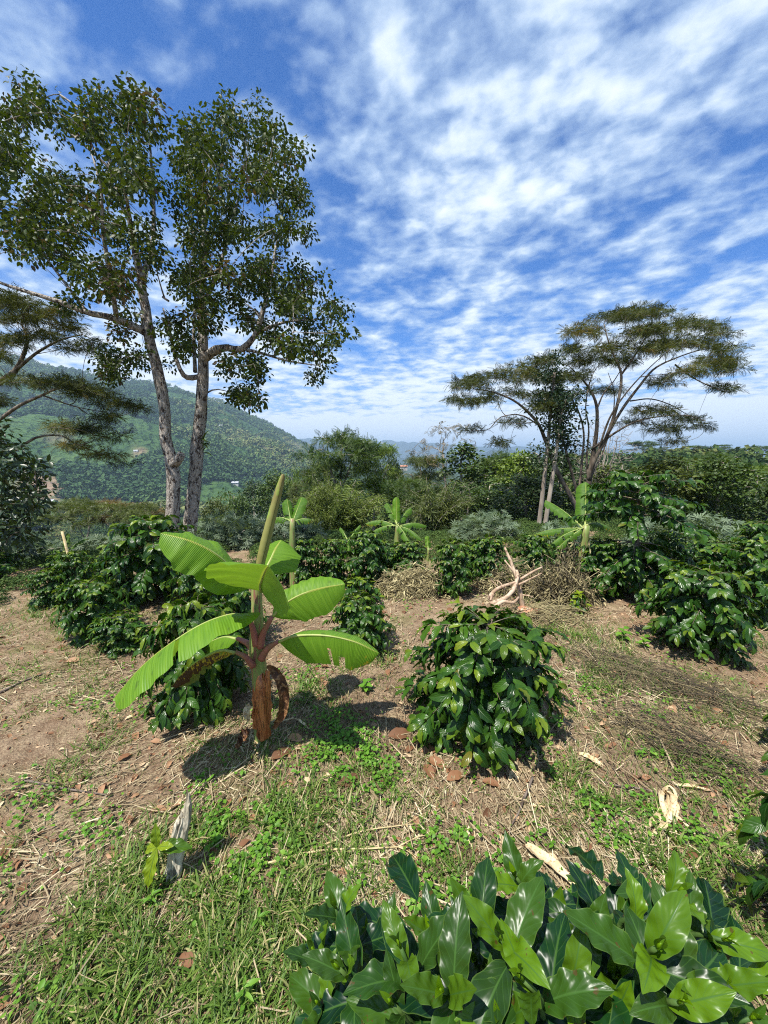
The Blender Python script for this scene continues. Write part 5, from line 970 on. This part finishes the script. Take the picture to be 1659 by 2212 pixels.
for i, (w, b) in enumerate(((.0011, .5), (.0014, -.5), (.0008, 1.0), (.0022, .3))):
    m = pk == i; Wd = w * np.exp(rng.normal(0, .3, m.sum())); inst(mb, blade_T(1., b, 3, False), d[m], nr_[m], np.stack([x, y, z], -1)[m], np.stack([Wd, L[m], L[m]], -1), rc[m], 0 * L[m])
tag(mb.build('straw', M_straw), 'dry cut straw strewn over the bare soil', 'straw', kind='stuff')
# grass
n = 420000; x, y = sector(n, .45, 7.5, 1.); den = pm(x, y, PG) * .85 + np.clip(fbm(x * 1.7, y * 1.7, 3, 71) - .42, 0, 1) * 2.7 + np.clip(fbm(x * 4, y * 4, 2, 77) - .55, 0, 1) * 1. + np.clip(fbm(x * 7, y * 7, 2, 73) - .62, 0, 1) * .8; den *= (1 - .8 * bare_(x, y)) * (.35 + .65 * (fbm(x * 9, y * 9, 2, 75) > .47)); k = den > rng.uniform(0, 3.1, n) ; x = x[k]; y = y[k]; den = den[k]; n = len(x)
a = rng.uniform(0, 6.28, n); el = rng.uniform(.25, 1.35, n); d = np.stack([np.cos(a) * np.cos(el), np.sin(a) * np.cos(el), np.sin(el)], -1); nn_ = np.stack([-np.cos(a) * np.sin(el), -np.sin(a) * np.sin(el), np.cos(el)], -1)
L = rng.uniform(.025, .085, n) * (.55 + .65 * np.clip(den, 0, 1.2)); mb = MB(); pk = rng.integers(0, 3, n); rc = np.clip(rng.normal(.45, .2, n) + (rng.uniform(0, 1, n) > .84) * .5, 0, 1)
for i, (w, b) in enumerate(((.035, .9), (.05, 1.4), (.028, .5))):
    m = pk == i; inst(mb, blade_T(w, b, 3), d[m], nn_[m], np.stack([x, y, H(x, y)], -1)[m], L[m], rc[m], 0 * L[m])
tag(mb.build('grass', M_grass), 'short green grass growing in ragged patches between the shrubs', 'grass', kind='stuff')
print('grass blades', n)
# clover like creeping weeds
n = 200000; x, y = sector(n, .5, 5., 1.); den = 1.5 * pm(x, y, PC) + np.clip(fbm(x * 2.6, y * 2.6, 3, 91) - .52, 0, 1) * 1.5; k = den * (fbm(x * 14, y * 14, 2, 93) > .42) > rng.uniform(0, 1.7, n); x = x[k]; y = y[k]; n = len(x); mb = MB(); hh = rng.uniform(.006, .045, n)
a = rng.uniform(0, 6.28, n); d = np.stack([np.cos(a), np.sin(a), rng.uniform(-.4, .5, n)], -1); rc = np.clip(rng.normal(.5, .25, n), 0, 1)
inst(mb, leafT(3, 2, .75, .25, .5, 0, 1, 0, .8), d, np.stack([rng.normal(0, .35, n), rng.normal(0, .35, n) - .1, 1 + 0 * a], -1), np.stack([x, y, H(x, y) + hh], -1), rng.uniform(.012, .026, n), rc, 0 * a)
tag(mb.build('creeping_weed', M_weed), 'bright round leaved creeping weeds spread in low patches', 'weeds', kind='stuff')
# crumbs, chips and small dry leaves
n = 7000; x, y = sector(n, .5, 6., 1.); mb = MB(); a = rng.uniform(0, 6.28, n)
inst(mb, leafT(3, 2, .55, .5, 1., 0, 1, 0, .9), np.stack([np.cos(a), np.sin(a), 0 * a], -1), np.stack([rng.normal(0, .5, n), rng.normal(0, .5, n), 1 + 0 * a], -1), np.stack([x, y, H(x, y) + .008], -1), np.exp(rng.normal(math.log(.024), .45, n)), rng.uniform(0, 1, n), 0 * a)
tag(mb.build('leaf_litter', M_litter), 'small dry leaf scraps and chips scattered over the soil', 'leaf litter', kind='stuff')
# ================================================================ THINGS LYING OR STANDING ON THE GROUND
def flat_leaf(name, u, v, L, ang, r, lab, cat, wid=.5, curl=.6, mat=None, lift=.012, group=None, fold=.4):
    g = G(u, v); mb = MB(); T = leafT(9, 6, wid, fold, curl, .03, 3, u % 6, .85); inst(mb, T, [[math.cos(ang), math.sin(ang), .08]], [[.15 * math.sin(u), .2 * math.cos(v) - .25, 1.]], [g + [-.5 * L * math.cos(ang), -.5 * L * math.sin(ang), lift]], np.array([L]), np.array([r]), np.array([0.]))
    o = mb.build(name, mat or M_litter, None, g); o.location = g; return tag(o, lab, cat, group)
FG = 'fallen brown leaves around the middle coffee shrub'
for a in [(929, 1626, .10, .2, .55, 'fallen brown leaf lying flat just left below the middle coffee shrub'), (944, 1654, .12, -.5, .5, 'largest fallen brown leaf, in the middle of the leaves below the middle coffee shrub'), (927, 1672, .10, -1.2, .35, 'orange brown fallen leaf propped on edge, lowest left of the group'), (985, 1682, .11, .4, .52, 'fallen brown leaf lowest right of the group below the middle coffee shrub'), (866, 1592, .15, .1, .2, 'dark long fallen leaf at the upper left foot of the middle coffee shrub'), (1062, 1697, .09, -.3, .4, 'dull fallen leaf under the right half of the middle coffee shrub'), (886, 1622, .07, .8, .3, 'small dark fallen leaf left of the brown group'), (610, 1632, .13, .7, .15, 'dark red brown fallen leaf in front of the big banana stem'), (640, 1600, .10, -.2, .8, 'pale fallen scrap right of the big banana stem'), (160, 1430, .10, .3, .8, 'pale tan leaf on the grass beside the dirt path'), (270, 1640, .08, 1., .45, 'orange leaf on the soil below the drooping banana leaf')]:
    flat_leaf('fallen_leaf', *a[:5], a[5], 'fallen leaf', .5, .7, group=FG if a[0] > 850 else None)
def strip(mb, pts, w, wob=.004, up=(0, 0, 1.), r=.95, n=14):
    q = resample(pts, n); t = nz(np.gradient(q, axis=0)); nr = nz(np.asarray(up, float) - (t @ np.asarray(up, float))[:, None] * t); s = np.cross(t, nr); v = np.linspace(0, 1, n); ws = w * np.sin(np.pi * (v * .9 + .06)) ** .5; us = np.linspace(-1, 1, 5)
    V = q[:, None] + s[:, None] * (ws[:, None] * us[None])[..., None] + nr[:, None] * (ws[:, None] * .6 * us[None] ** 2)[..., None] + rng.standard_normal((n, 5, 3)) * wob * .4; mb.add(V.reshape(-1, 3), grid_faces(n, 5), np.array([r, 0, .5, .5]))
def gp(u, v, h=0.): return G(u, v) + [0, 0, h]
mb = MB(); g = gp(1430, 1770)
for pts, w in [([(1432, 1722, .03), (1445, 1745, .05), (1425, 1775, .03), (1392, 1790, .01)], .018), ([(1436, 1724, .04), (1450, 1750, .06), (1440, 1785, .03), (1408, 1808, .01)], .014), ([(1440, 1726, .03), (1462, 1755, .04), (1456, 1790, .02), (1462, 1812, .01)], .006), ([(1438, 1724, .03), (1425, 1740, .06), (1428, 1765, .05), (1440, 1790, .02)], .012), ([(1440, 1760, .03), (1470, 1780, .02), (1500, 1805, .008)], .007), ([(1430, 1715, .02), (1445, 1720, .05), (1455, 1738, .05), (1450, 1765, .04)], .009)]: strip(mb, [gp(*p) for p in pts], w, .004, (.1, -.5, 1))
o = mb.build('corn_husk', M_pale, None, g); o.location = g; tag(o, 'crumpled pale cream corn husk lying on the bare soil at right', 'corn husk')
def lone(name, lab, cat, mat, strips, group=None):
    mb = MB(); g = gp(*strips[0][0][len(strips[0][0]) // 2][:2])
    for pts, w in strips: strip(mb, [gp(*p) for p in pts], w)
    o = mb.build(name, mat, None, g); o.location = g; return tag(o, lab, cat, group)
lone('dry_leaf', 'long pale dry leaf behind the top of the nearest coffee shrub', 'dry leaf', M_pale, [([(1135, 1838, .03), (1160, 1860, .03), (1195, 1885, .03), (1245, 1930, .02)], .022)])
lone('dry_leaf', 'short pale dry sheath on the soil right of the middle coffee shrub', 'dry leaf', M_pale, [([(1250, 1632, .01), (1275, 1645, .015), (1302, 1660, .01)], .018)])
lone('dry_leaf', 'pale dry strip with a rounded end near the twig heap, above the corn husk', 'dry leaf', M_pale, [([(1460, 1700, .01), (1495, 1705, .012), (1525, 1710, .01)], .010)])
lone('dry_leaf', 'small upright pale strip beside the leafy weeds in front of the nearest shrub', 'dry leaf', M_pale, [([(1012, 1800, .03), (1010, 1822, .02), (1020, 1840, .01)], .008)])
lone('dry_leaf', 'little pale chip lying under the right side of the middle coffee shrub', 'dry leaf', M_pale, [([(1150, 1745, .01), (1165, 1747, .012), (1180, 1748, .01)], .012)])
lone('dry_leaf', 'curled pale scrap below the right side of the middle coffee shrub', 'dry leaf', M_pale, [([(1100, 1690, .01), (1110, 1678, .025), (1118, 1690, .01)], .014)])
lone('dry_leaf', 'pale dry sheath strip lying just in front of the big banana stem', 'dry leaf', M_pale, [([(577, 1606, .012), (572, 1622, .015), (562, 1640, .008)], .008)])
lone('dry_leaf', 'short pale scrap left of the front of the big banana stem', 'dry leaf', M_pale, [([(545, 1596, .02), (552, 1606, .016), (559, 1617, .008)], .007)])
lone('dry_leaf', 'long curved pale strip on the soil right of the big banana stem', 'dry leaf', M_pale, [([(606, 1564, .012), (640, 1563, .03), (670, 1580, .008)], .007)])
def stick(lab, pts, r0, r1, mat, cat='stick', name='stick', br=()):
    mb = MB(); q = [gp(*p) for p in pts]; g = q[0] * 1.; tube(mb, resample(q, 12), np.linspace(r0, r1, 12), 7, jit=.06)
    for b in br: tube(mb, resample([gp(*p) for p in b], 8), np.linspace(r1 * 1.1, r1 * .5, 8), 5)
    o = mb.build(name, mat, None, g); o.location = g; return tag(o, lab, cat)
M_stick = plain_mat('grey_stick', (.07, .05, .04), (.19, .15, .12), 20, .9, (1, 1, 1), bump=.4)
M_stalk = plain_mat('dry_stalk', (.40, .31, .15), (.58, .47, .26), 25, .7, bump=.3)
stick('dark forked twig on the soil right below the middle coffee shrub', [(1150, 1690, .03), (1135, 1725, .02), (1118, 1765, .012), (1095, 1800, .008)], .006, .003, M_stick, br=[[(1140, 1710, .02), (1128, 1735, .02), (1122, 1745, .015)]])
stick('long thin dark stick across the edge of the dirt path, lower one of two', [(55, 1690, .012), (130, 1706, .012), (230, 1722, .012)], .006, .003, M_stick)
stick('thin dark stick on the dirt path, upper one of two', [(0, 1500, .012), (50, 1475, .012), (110, 1452, .01)], .008, .004, M_stick)
stick('pale cut stick poking out right of the middle coffee shrub', [(1110, 1578, .03), (1150, 1568, .03), (1195, 1553, .03)], .012, .010, M_stalk)
stick('long dry yellow stalk with split ends across the grass in front of the nearest shrub', [(548, 1880, .015), (680, 1848, .02), (800, 1842, .02), (865, 1838, .02)], .0045, .0025, M_stalk, 'dry stalk', 'dry_stalk', [[(860, 1838, .02), (900, 1822, .03), (938, 1810, .02)], [(860, 1838, .02), (885, 1850, .02), (905, 1866, .01)], [(858, 1838, .02), (905, 1842, .02)]])
stick('shorter dry yellow stalk with a splayed tip above the long one', [(690, 1835, .015), (780, 1805, .02), (878, 1790, .02)], .004, .002, M_stalk, 'dry stalk', 'dry_stalk', [[(876, 1790, .02), (905, 1775, .03)], [(876, 1790, .02), (908, 1788, .02)], [(876, 1790, .02), (895, 1805, .01), (905, 1818, .01)]])
stick('thin dark straight twig lying along the lower right slope beside the corn husk', [(1470, 1740, .02), (1400, 1715, .02), (1320, 1700, .015), (1250, 1672, .015)], .004, .003, M_stick)
# stump with a leafy sprout
g = gp(368, 1893); top = np.array([*(P(402, 1738, g[1] + .02))]); o = thing('tree_stump', 'pale weathered pointed wooden stub sticking out of the grass at lower left', 'tree stump', g)
M_stump = plain_mat('weathered_wood', (.36, .32, .23), (.60, .55, .43), 16, .95, (1, 1, .25), c=(.16, .14, .10), bump=.9, bd=.01)
mb = MB(); q = resample([g - [0, 0, .05], g * .6 + top * .4, g * .2 + top * .8, top], 16); na_ = 22; aa = np.arange(na_) / na_ * 2 * math.pi; gr_ = 1 + .16 * rng.standard_normal(na_) * .7 + .18 * np.cos(aa * 2 + .5); V = []
for i_, c_ in enumerate(q):
    f_ = i_ / 15; rr_ = .027 * gr_ * (1 - .12 * f_) * (1 + .04 * rng.standard_normal(na_)); rr_ *= np.interp(f_, [0, .72, .9, 1], [1, 1, .8, .45])
    V.append(np.stack([c_[0] + rr_ * np.cos(aa), c_[1] + rr_ * np.sin(aa), c_[2] + (.055 * np.cos(aa - .5) + .012 * rng.standard_normal(na_)) * np.clip(f_ - .6, 0, 1) * 2.2], -1))
V = np.array(V); ii = np.arange(15)[:, None] * na_ + np.arange(na_)[None]; jj = np.arange(15)[:, None] * na_ + (np.arange(na_)[None] + 1) % na_; mb.add(V.reshape(-1, 3), np.stack([ii, jj, jj + na_, ii + na_], -1).reshape(-1, 4))
mb.add(np.concatenate([V[-1], V[-1].mean(0)[None] - [0, 0, .006]]), np.stack([np.arange(na_), (np.arange(na_) + 1) % na_, np.full(na_, na_)], -1)); mb.build('trunk', M_stump, o, g, False)
g2 = gp(345, 1905); o = thing('coffee_sprout', 'small sprout with one hanging yellowish leaf in front of the pale wooden stub', 'seedling', g2); s = P(340, 1830, g2[1] - .02); mb = MB(); tube(mb, resample([g2, s * .5 + g2 * .5, s], 6), np.linspace(.004, .002, 6), 6); mb.build('stem', M_cofG, o, g2)
for d, n, L, yg in [((-.15, -.55, -.85), (-.2, -1, .5), .125, .75), ((-.1, .1, 1.), (.3, -1, .1), .085, .5), ((1, .1, -.05), (.1, -.4, 1), .12, .1), ((.9, -.2, .35), (-.2, -.5, 1), .07, .9), ((-.7, .2, -.35), (0, -.6, 1), .08, .9), ((.5, .4, -.6), (0, -.6, 1), .08, .2)]:
    mb = MB(); inst(mb, CT_hi[0], [d], [n], [s], np.array([L]), np.array([.7]), np.array([yg])); mb.build('leaf', M_cof, o, g2)
# leafy weeds that stand alone
for u, v, sc, lab in [(790, 1495, .05, 'broad three leaved weed between the big banana plant and the middle coffee shrub'), (1345, 1385, .07, 'bright spreading weed left of the coffee shrub on a bare trunk'), (1390, 1400, .06, 'darker weed close to the foot of the coffee shrub on a bare trunk'), (1200, 1570, .04, 'pale broad weed touching the right side of the middle coffee shrub'), (330, 1960, .035, 'upright narrow leaved weed in the grass below the pale wooden stub'), (560, 2010, .035, 'small weed in the grass left of the nearest coffee shrub'), (1190, 1680, .04, 'grassy weed right below the middle coffee shrub'), (530, 2170, .04, 'weed at the bottom edge, left of the nearest coffee shrub')]:
    g = G(u, v); o = thing('weed_plant', lab, 'weed', g, 'single weeds on the ground'); mb = MB(); k = 9; a = np.arange(k) * 2.4; hgt = np.linspace(.3, 1.6, k) * sc
    tube(mb, [g, g + [0, 0, hgt[-1]]], [.002, .001], 5, r=.2); d = np.stack([np.cos(a), np.sin(a), .2 + 0 * a], -1); inst(mb, leafT(5, 2, .55 if 'broad' in lab or 'spread' in lab or 'darker' in lab else .28, .25, .7, 0, 1, 0, .85), d, np.tile([0, -.2, 1.], (k, 1)), g + np.stack([0 * a, 0 * a, hgt], -1), sc * rng.uniform(.8, 1.2, k), rng.uniform(.3, .9, k), 0 * a); mb.build('foliage', M_weed, o, g)
# heap of peeled cassava branches
Z3 = lambda x, y: (603.5 + x * .3637, 877.8 + y * .3637)
M_peel = plain_mat('peeled_pink_wood', (.36, .245, .155), (.54, .41, .29), 12, .75, (1, 1, .4), c=(.20, .12, .08), bump=.6)
M_cut = plain_mat('cut_root', (.36, .15, .08), (.55, .30, .18), 12, .8, c=(.70, .60, .45), bump=.5)
g = G(*Z3(1420, 1220)); Yc = g[1]; o = thing('cassava_stalk', 'pulled up forked cassava stems, peeled pinkish tan, lying on the soil at right', 'cut branches', g); mb = MB()
for pts, a, b in [([(1450, 1215, 0), (1430, 1120, 0), (1415, 1030, .05), (1395, 975, .1), (1365, 900, .15), (1338, 838, .2)], .040, .014), ([(1255, 1175, -.25), (1340, 1140, -.2), (1395, 1080, -.1), (1415, 1010, 0), (1408, 975, .05)], .034, .022), ([(1240, 1145, -.1), (1285, 1090, -.1), (1340, 1065, -.1), (1410, 1040, 0), (1500, 985, .1), (1562, 955, .15)], .028, .012), ([(1270, 1105, -.1), (1255, 1155, -.15)], .02, .018), ([(1420, 1060, -.05), (1480, 1030, 0), (1560, 990, .05)], .016, .008), ([(1405, 1010, .1), (1375, 960, .1), (1338, 915, .15)], .018, .01), ([(1280, 1190, -.3), (1330, 1160, -.3), (1390, 1165, -.3), (1420, 1135, -.2)], .026, .016), ([(1440, 1120, 0), (1480, 1125, -.05), (1510, 1135, -.05)], .012, .006), ([(1255, 1030, 0), (1310, 1080, -.05)], .008, .006), ([(1340, 1090, -.1), (1310, 1045, -.05), (1285, 1035, 0)], .010, .006)]:
    tube(mb, resample([P(*Z3(p[0], p[1]), Yc + p[2]) for p in pts], 14), np.linspace(a, b, 14) * .72, 9, jit=.09)
mb.build('stem', M_peel, o, g); mb = MB()
for pts, a in [([(1410, 1212), (1480, 1218), (1552, 1215)], .045), ([(1440, 1225), (1470, 1240), (1520, 1248)], .03)]: tube(mb, resample([P(*Z3(p[0], p[1]), Yc - .05) for p in pts], 8), [a * .8, a, a * 1.1, a, a * .9, a * .8, a * .6, a * .35], 9, jit=.12)
mb.build('root', M_cut, o, g); mb = MB(); f0 = P(*Z3(1208, 1165), Yc - .3)
a = np.arange(7) * .9; inst(mb, leafT(3, 2, .4, .2, .3, 0, 1, 0, .9), np.stack([np.cos(a), -.3 + 0 * a, np.abs(np.sin(a)) + .2], -1), np.tile([0, -1., .3], (7, 1)), np.tile(f0, (7, 1)), np.full(7, .06), np.full(7, 1.), np.zeros(7)); mb.build('shaving', M_pale, o, g)
# heaps of dry stalks
def heap(lab, u, v, wD, hD, n, ramp, Lr=(.25, .6), name='stalk_heap', thick=(.002, .005), lean=0., leaves=True, flat=.35, dirn=None, dsp=9.):
    g = G(u, v); w = wD / FD * g[1] / 2; h = hD / FD * g[1]; o = thing(name, lab, 'dry stalks', g, None); mb = MB(); lv = []
    for k in range(n):
        a = rng.uniform(0, 6.28) if dirn is None else dirn + rng.normal(0, dsp); q = rng.uniform() ** .5; x = g[0] + w * q * math.cos(k * 2.4); y = g[1] + w * .5 * q * math.sin(k * 2.4); z = float(H(x, y)) + rng.uniform(0, h * .85) * (1 - q * q * .8)
        el = rng.normal(.15, flat); d = np.array([math.cos(a) * math.cos(el), math.sin(a) * math.cos(el) * .7, abs(math.sin(el)) + lean]); L = rng.uniform(*Lr); c = np.array([x, y, z]); b1 = c - d * L * .5; b2 = c + d * L * .5; b1[2] = max(b1[2], float(H(b1[0], b1[1])) + .004); b2[2] = max(b2[2], float(H(b2[0], b2[1])) + .004); m = (b1 + b2) / 2 + rng.normal(0, .08 * L, 3) * [1, 1, .6]
        r = rng.uniform(*thick); qq = resample([b1, m, b2], 6); tube(mb, qq, np.linspace(r, r * .5, 6), 4, r=np.clip(rng.normal(*ramp), 0, 1), cap=False)
        if leaves: lv += [qq[i] for i in rng.integers(0, 6, 3)]
    mb.build('stalks' if False else 'stem', M_heap, o, g)
    if leaves:
        lv = np.array(lv); mb = MB(); leaves_at(mb, [leafT(3, 1, .22, .3, 1.2, 0, 1, 0, .9)], lv, 2, .05, .07, 1, .3, .9, 0, rr=np.clip(rng.normal(ramp[0], .2, len(lv)), 0, 1)); mb.build('dry_foliage', M_heap, o, g)
    return o
M_heap = tint_mat('dry_heap', [(0, (.045, .036, .026)), (.3, (.13, .105, .060)), (.6, (.30, .25, .12)), (1, (.52, .45, .24))], .8, .1)
heap('tangled heap of dry straw coloured stalks left of the narrow coffee shrub', 895, 1280, 160, 72, 380, (.66, .2))
heap('heap of dry grey green stalks behind the peeled pink branches', 1110, 1275, 140, 72, 240, (.5, .22))
heap('tall tangle of dry stalks left of the tallest coffee shrub', 1215, 1300, 120, 110, 360, (.42, .22), lean=.35, flat=.6)
heap('low scatter of dry stalks in front of the peeled pink branches', 1180, 1335, 170, 30, 130, (.62, .2), leaves=False)
def twig_heap(lab, ua, va, ub, vb, wpx, n, ramp, Lr):
    A = G(ua, va); B = G(ub, vb); g = (A + B) / 2; g[2] = float(H(g[0], g[1])); o = thing('twig_heap', lab, 'dry twigs', g); mb = MB(); ax = nz((B - A)[:2]); pr = np.array([-ax[1], ax[0]]); Lt = np.linalg.norm((B - A)[:2]); wd = wpx / FD * g[1]
    for k in range(n):
        f = rng.beta(1.6, 1.6); q = rng.normal(0, .42) * math.sin(math.pi * (f * .8 + .12)); c = A[:2] + ax * Lt * f + pr * wd * q; a = math.atan2(ax[1], ax[0]) + rng.normal(0, .42) + (rng.uniform() < .25) * rng.normal(0, .9); L = rng.uniform(*Lr); s = np.linspace(-.5, .5, 7); bend = rng.normal(0, .12)
        pts = c + np.stack([np.cos(a + bend * s * 3), np.sin(a + bend * s * 3)], -1) * (s * L)[:, None]; z = H(pts[:, 0], pts[:, 1]) + .006 + max(0, .09 * (1 - (q / .9) ** 2)) * rng.uniform(0, 1) + rng.normal(0, .10) * s * L + .02 * rng.uniform() * np.sin(s * 5 + k); r = rng.uniform(.0012, .0032)
        tube(mb, np.stack([pts[:, 0], pts[:, 1], np.maximum(z, H(pts[:, 0], pts[:, 1]) + .003)], -1), np.linspace(r, r * .4, 7), 4, r=np.clip(rng.normal(*ramp), 0, 1), cap=False)
    mb.build('twig', M_heap, o, g)
twig_heap('spread heap of thin grey twigs on the soil at right', 1255, 1430, 1660, 1560, 160, 230, (.20, .17), (.12, .65))
twig_heap('second thinner heap of grey twigs nearer the right edge, below the first', 1330, 1560, 1650, 1690, 140, 150, (.24, .2), (.10, .45))
# stake at far left
g = ground_pt(133, 5.0); t = P(134, 1148, 5.0); o = MB(); tube(o, [g - [0, 0, .1], g * .5 + t * .5, t], [.017, .016, .015], 8, jit=.05); o = o.build('wooden_stake', M_stalk, None, g); o.location = g; tag(o, 'thin pale wooden stake standing behind the path side coffee shrubs at far left', 'stake')
# far houses
M_wall = plain_mat('house_wall', (.45, .43, .39), (.55, .53, .49), 1., .9, bump=.1); M_roofr = plain_mat('house_roof', (.34, .15, .10), (.42, .22, .15), 1., .9, bump=.2); M_roofg = plain_mat('zinc_roof', (.36, .37, .38), (.46, .47, .48), 1., .6, bump=.1); M_dark = plain_mat('window_dark', (.02, .02, .025), (.03, .03, .03), 1., .3)
def on_slope(u, v):
    d = ray(u, v); r = np.geomspace(60, 2400, 500); p = EYE + d[None] * (r / math.hypot(d[0], d[1]))[:, None]; k = np.argmax(p[:, 2] < H(p[:, 0], p[:, 1])); return np.array([p[k, 0], p[k, 1], float(H(p[k, 0], p[k, 1]))])
def house(u, v, wD, lab, red, p=None):
    g = on_slope(u, v) if p is None else p; w = wD / FD * g[1] / .98; dp = w * .6; h = w * .30; o = thing('house', lab, 'house', g, 'small houses far off on the slopes', rng.uniform(-.5, .5))
    def part(nm, V, F, m, par): mb = MB(); mb.add(np.array(V) , F); return mb.build(nm, m, par, (0, 0, 0), False)
    bx = lambda x0, x1, y0, y1, z0, z1: [[x, y, z] for x in (x0, x1) for y in (y0, y1) for z in (z0, z1)]
    BF = [[0, 1, 3, 2], [4, 6, 7, 5], [0, 4, 5, 1], [2, 3, 7, 6], [0, 2, 6, 4], [1, 5, 7, 3]]; W2 = w / 2; D2 = dp / 2
    wl = part('wall', bx(-W2, W2, -D2, D2, -h, h), BF, M_wall, o); e = w * .06
    part('roof', [[-W2 - e, -D2 - e, h], [W2 + e, -D2 - e, h], [W2 + e, 0, h * 1.7], [-W2 - e, 0, h * 1.7], [-W2 - e, D2 + e, h], [W2 + e, D2 + e, h]], [[0, 1, 2, 3], [3, 2, 5, 4]], M_roofr if red else M_roofg, o)
    for k in (-.28, .28): part('window', bx(W2 * 2 * k - w * .06, W2 * 2 * k + w * .06, -D2 - .05, -D2 + .02, h * .25, h * .75), BF, M_dark, o)
    part('door', bx(-w * .05, w * .05, -D2 - .06, -D2 + .02, -h * .2, h * .65), BF, M_dark, o)
for a in [(198, 1071, 16, 'house with a reddish roof on the valley floor right of the dark tree', True), (151, 1012, 14, 'white house low on the mountain straight above the rusty flat topped trees', True), (166, 1012, 10, 'pale shed right beside the white house low on the mountain', False), (508, 1047, 13, 'grey zinc roofed house on the slope right of the right grey trunk', False), (472, 973, 10, 'tiny pale house on the mountain just right of the right grey trunk', False), (294, 977, 8, 'pale house on a bare patch of the mountain left of the left grey trunk', False), (40, 1092, 18, 'white roofed house at far left peeping past the dark tree', False), (108, 1090, 18, 'white house at the valley edge right of the dark tree', False), (478, 922, 8, 'tiny white house high on the mountain beside the right grey trunk', False)]: house(*a)
house(872, 1008, 14, 'white house far down in the valley in the gap between the centre trees', True, np.array([*P(872, 1008, 150.)[:2], P(872, 1012, 150.)[2]]))
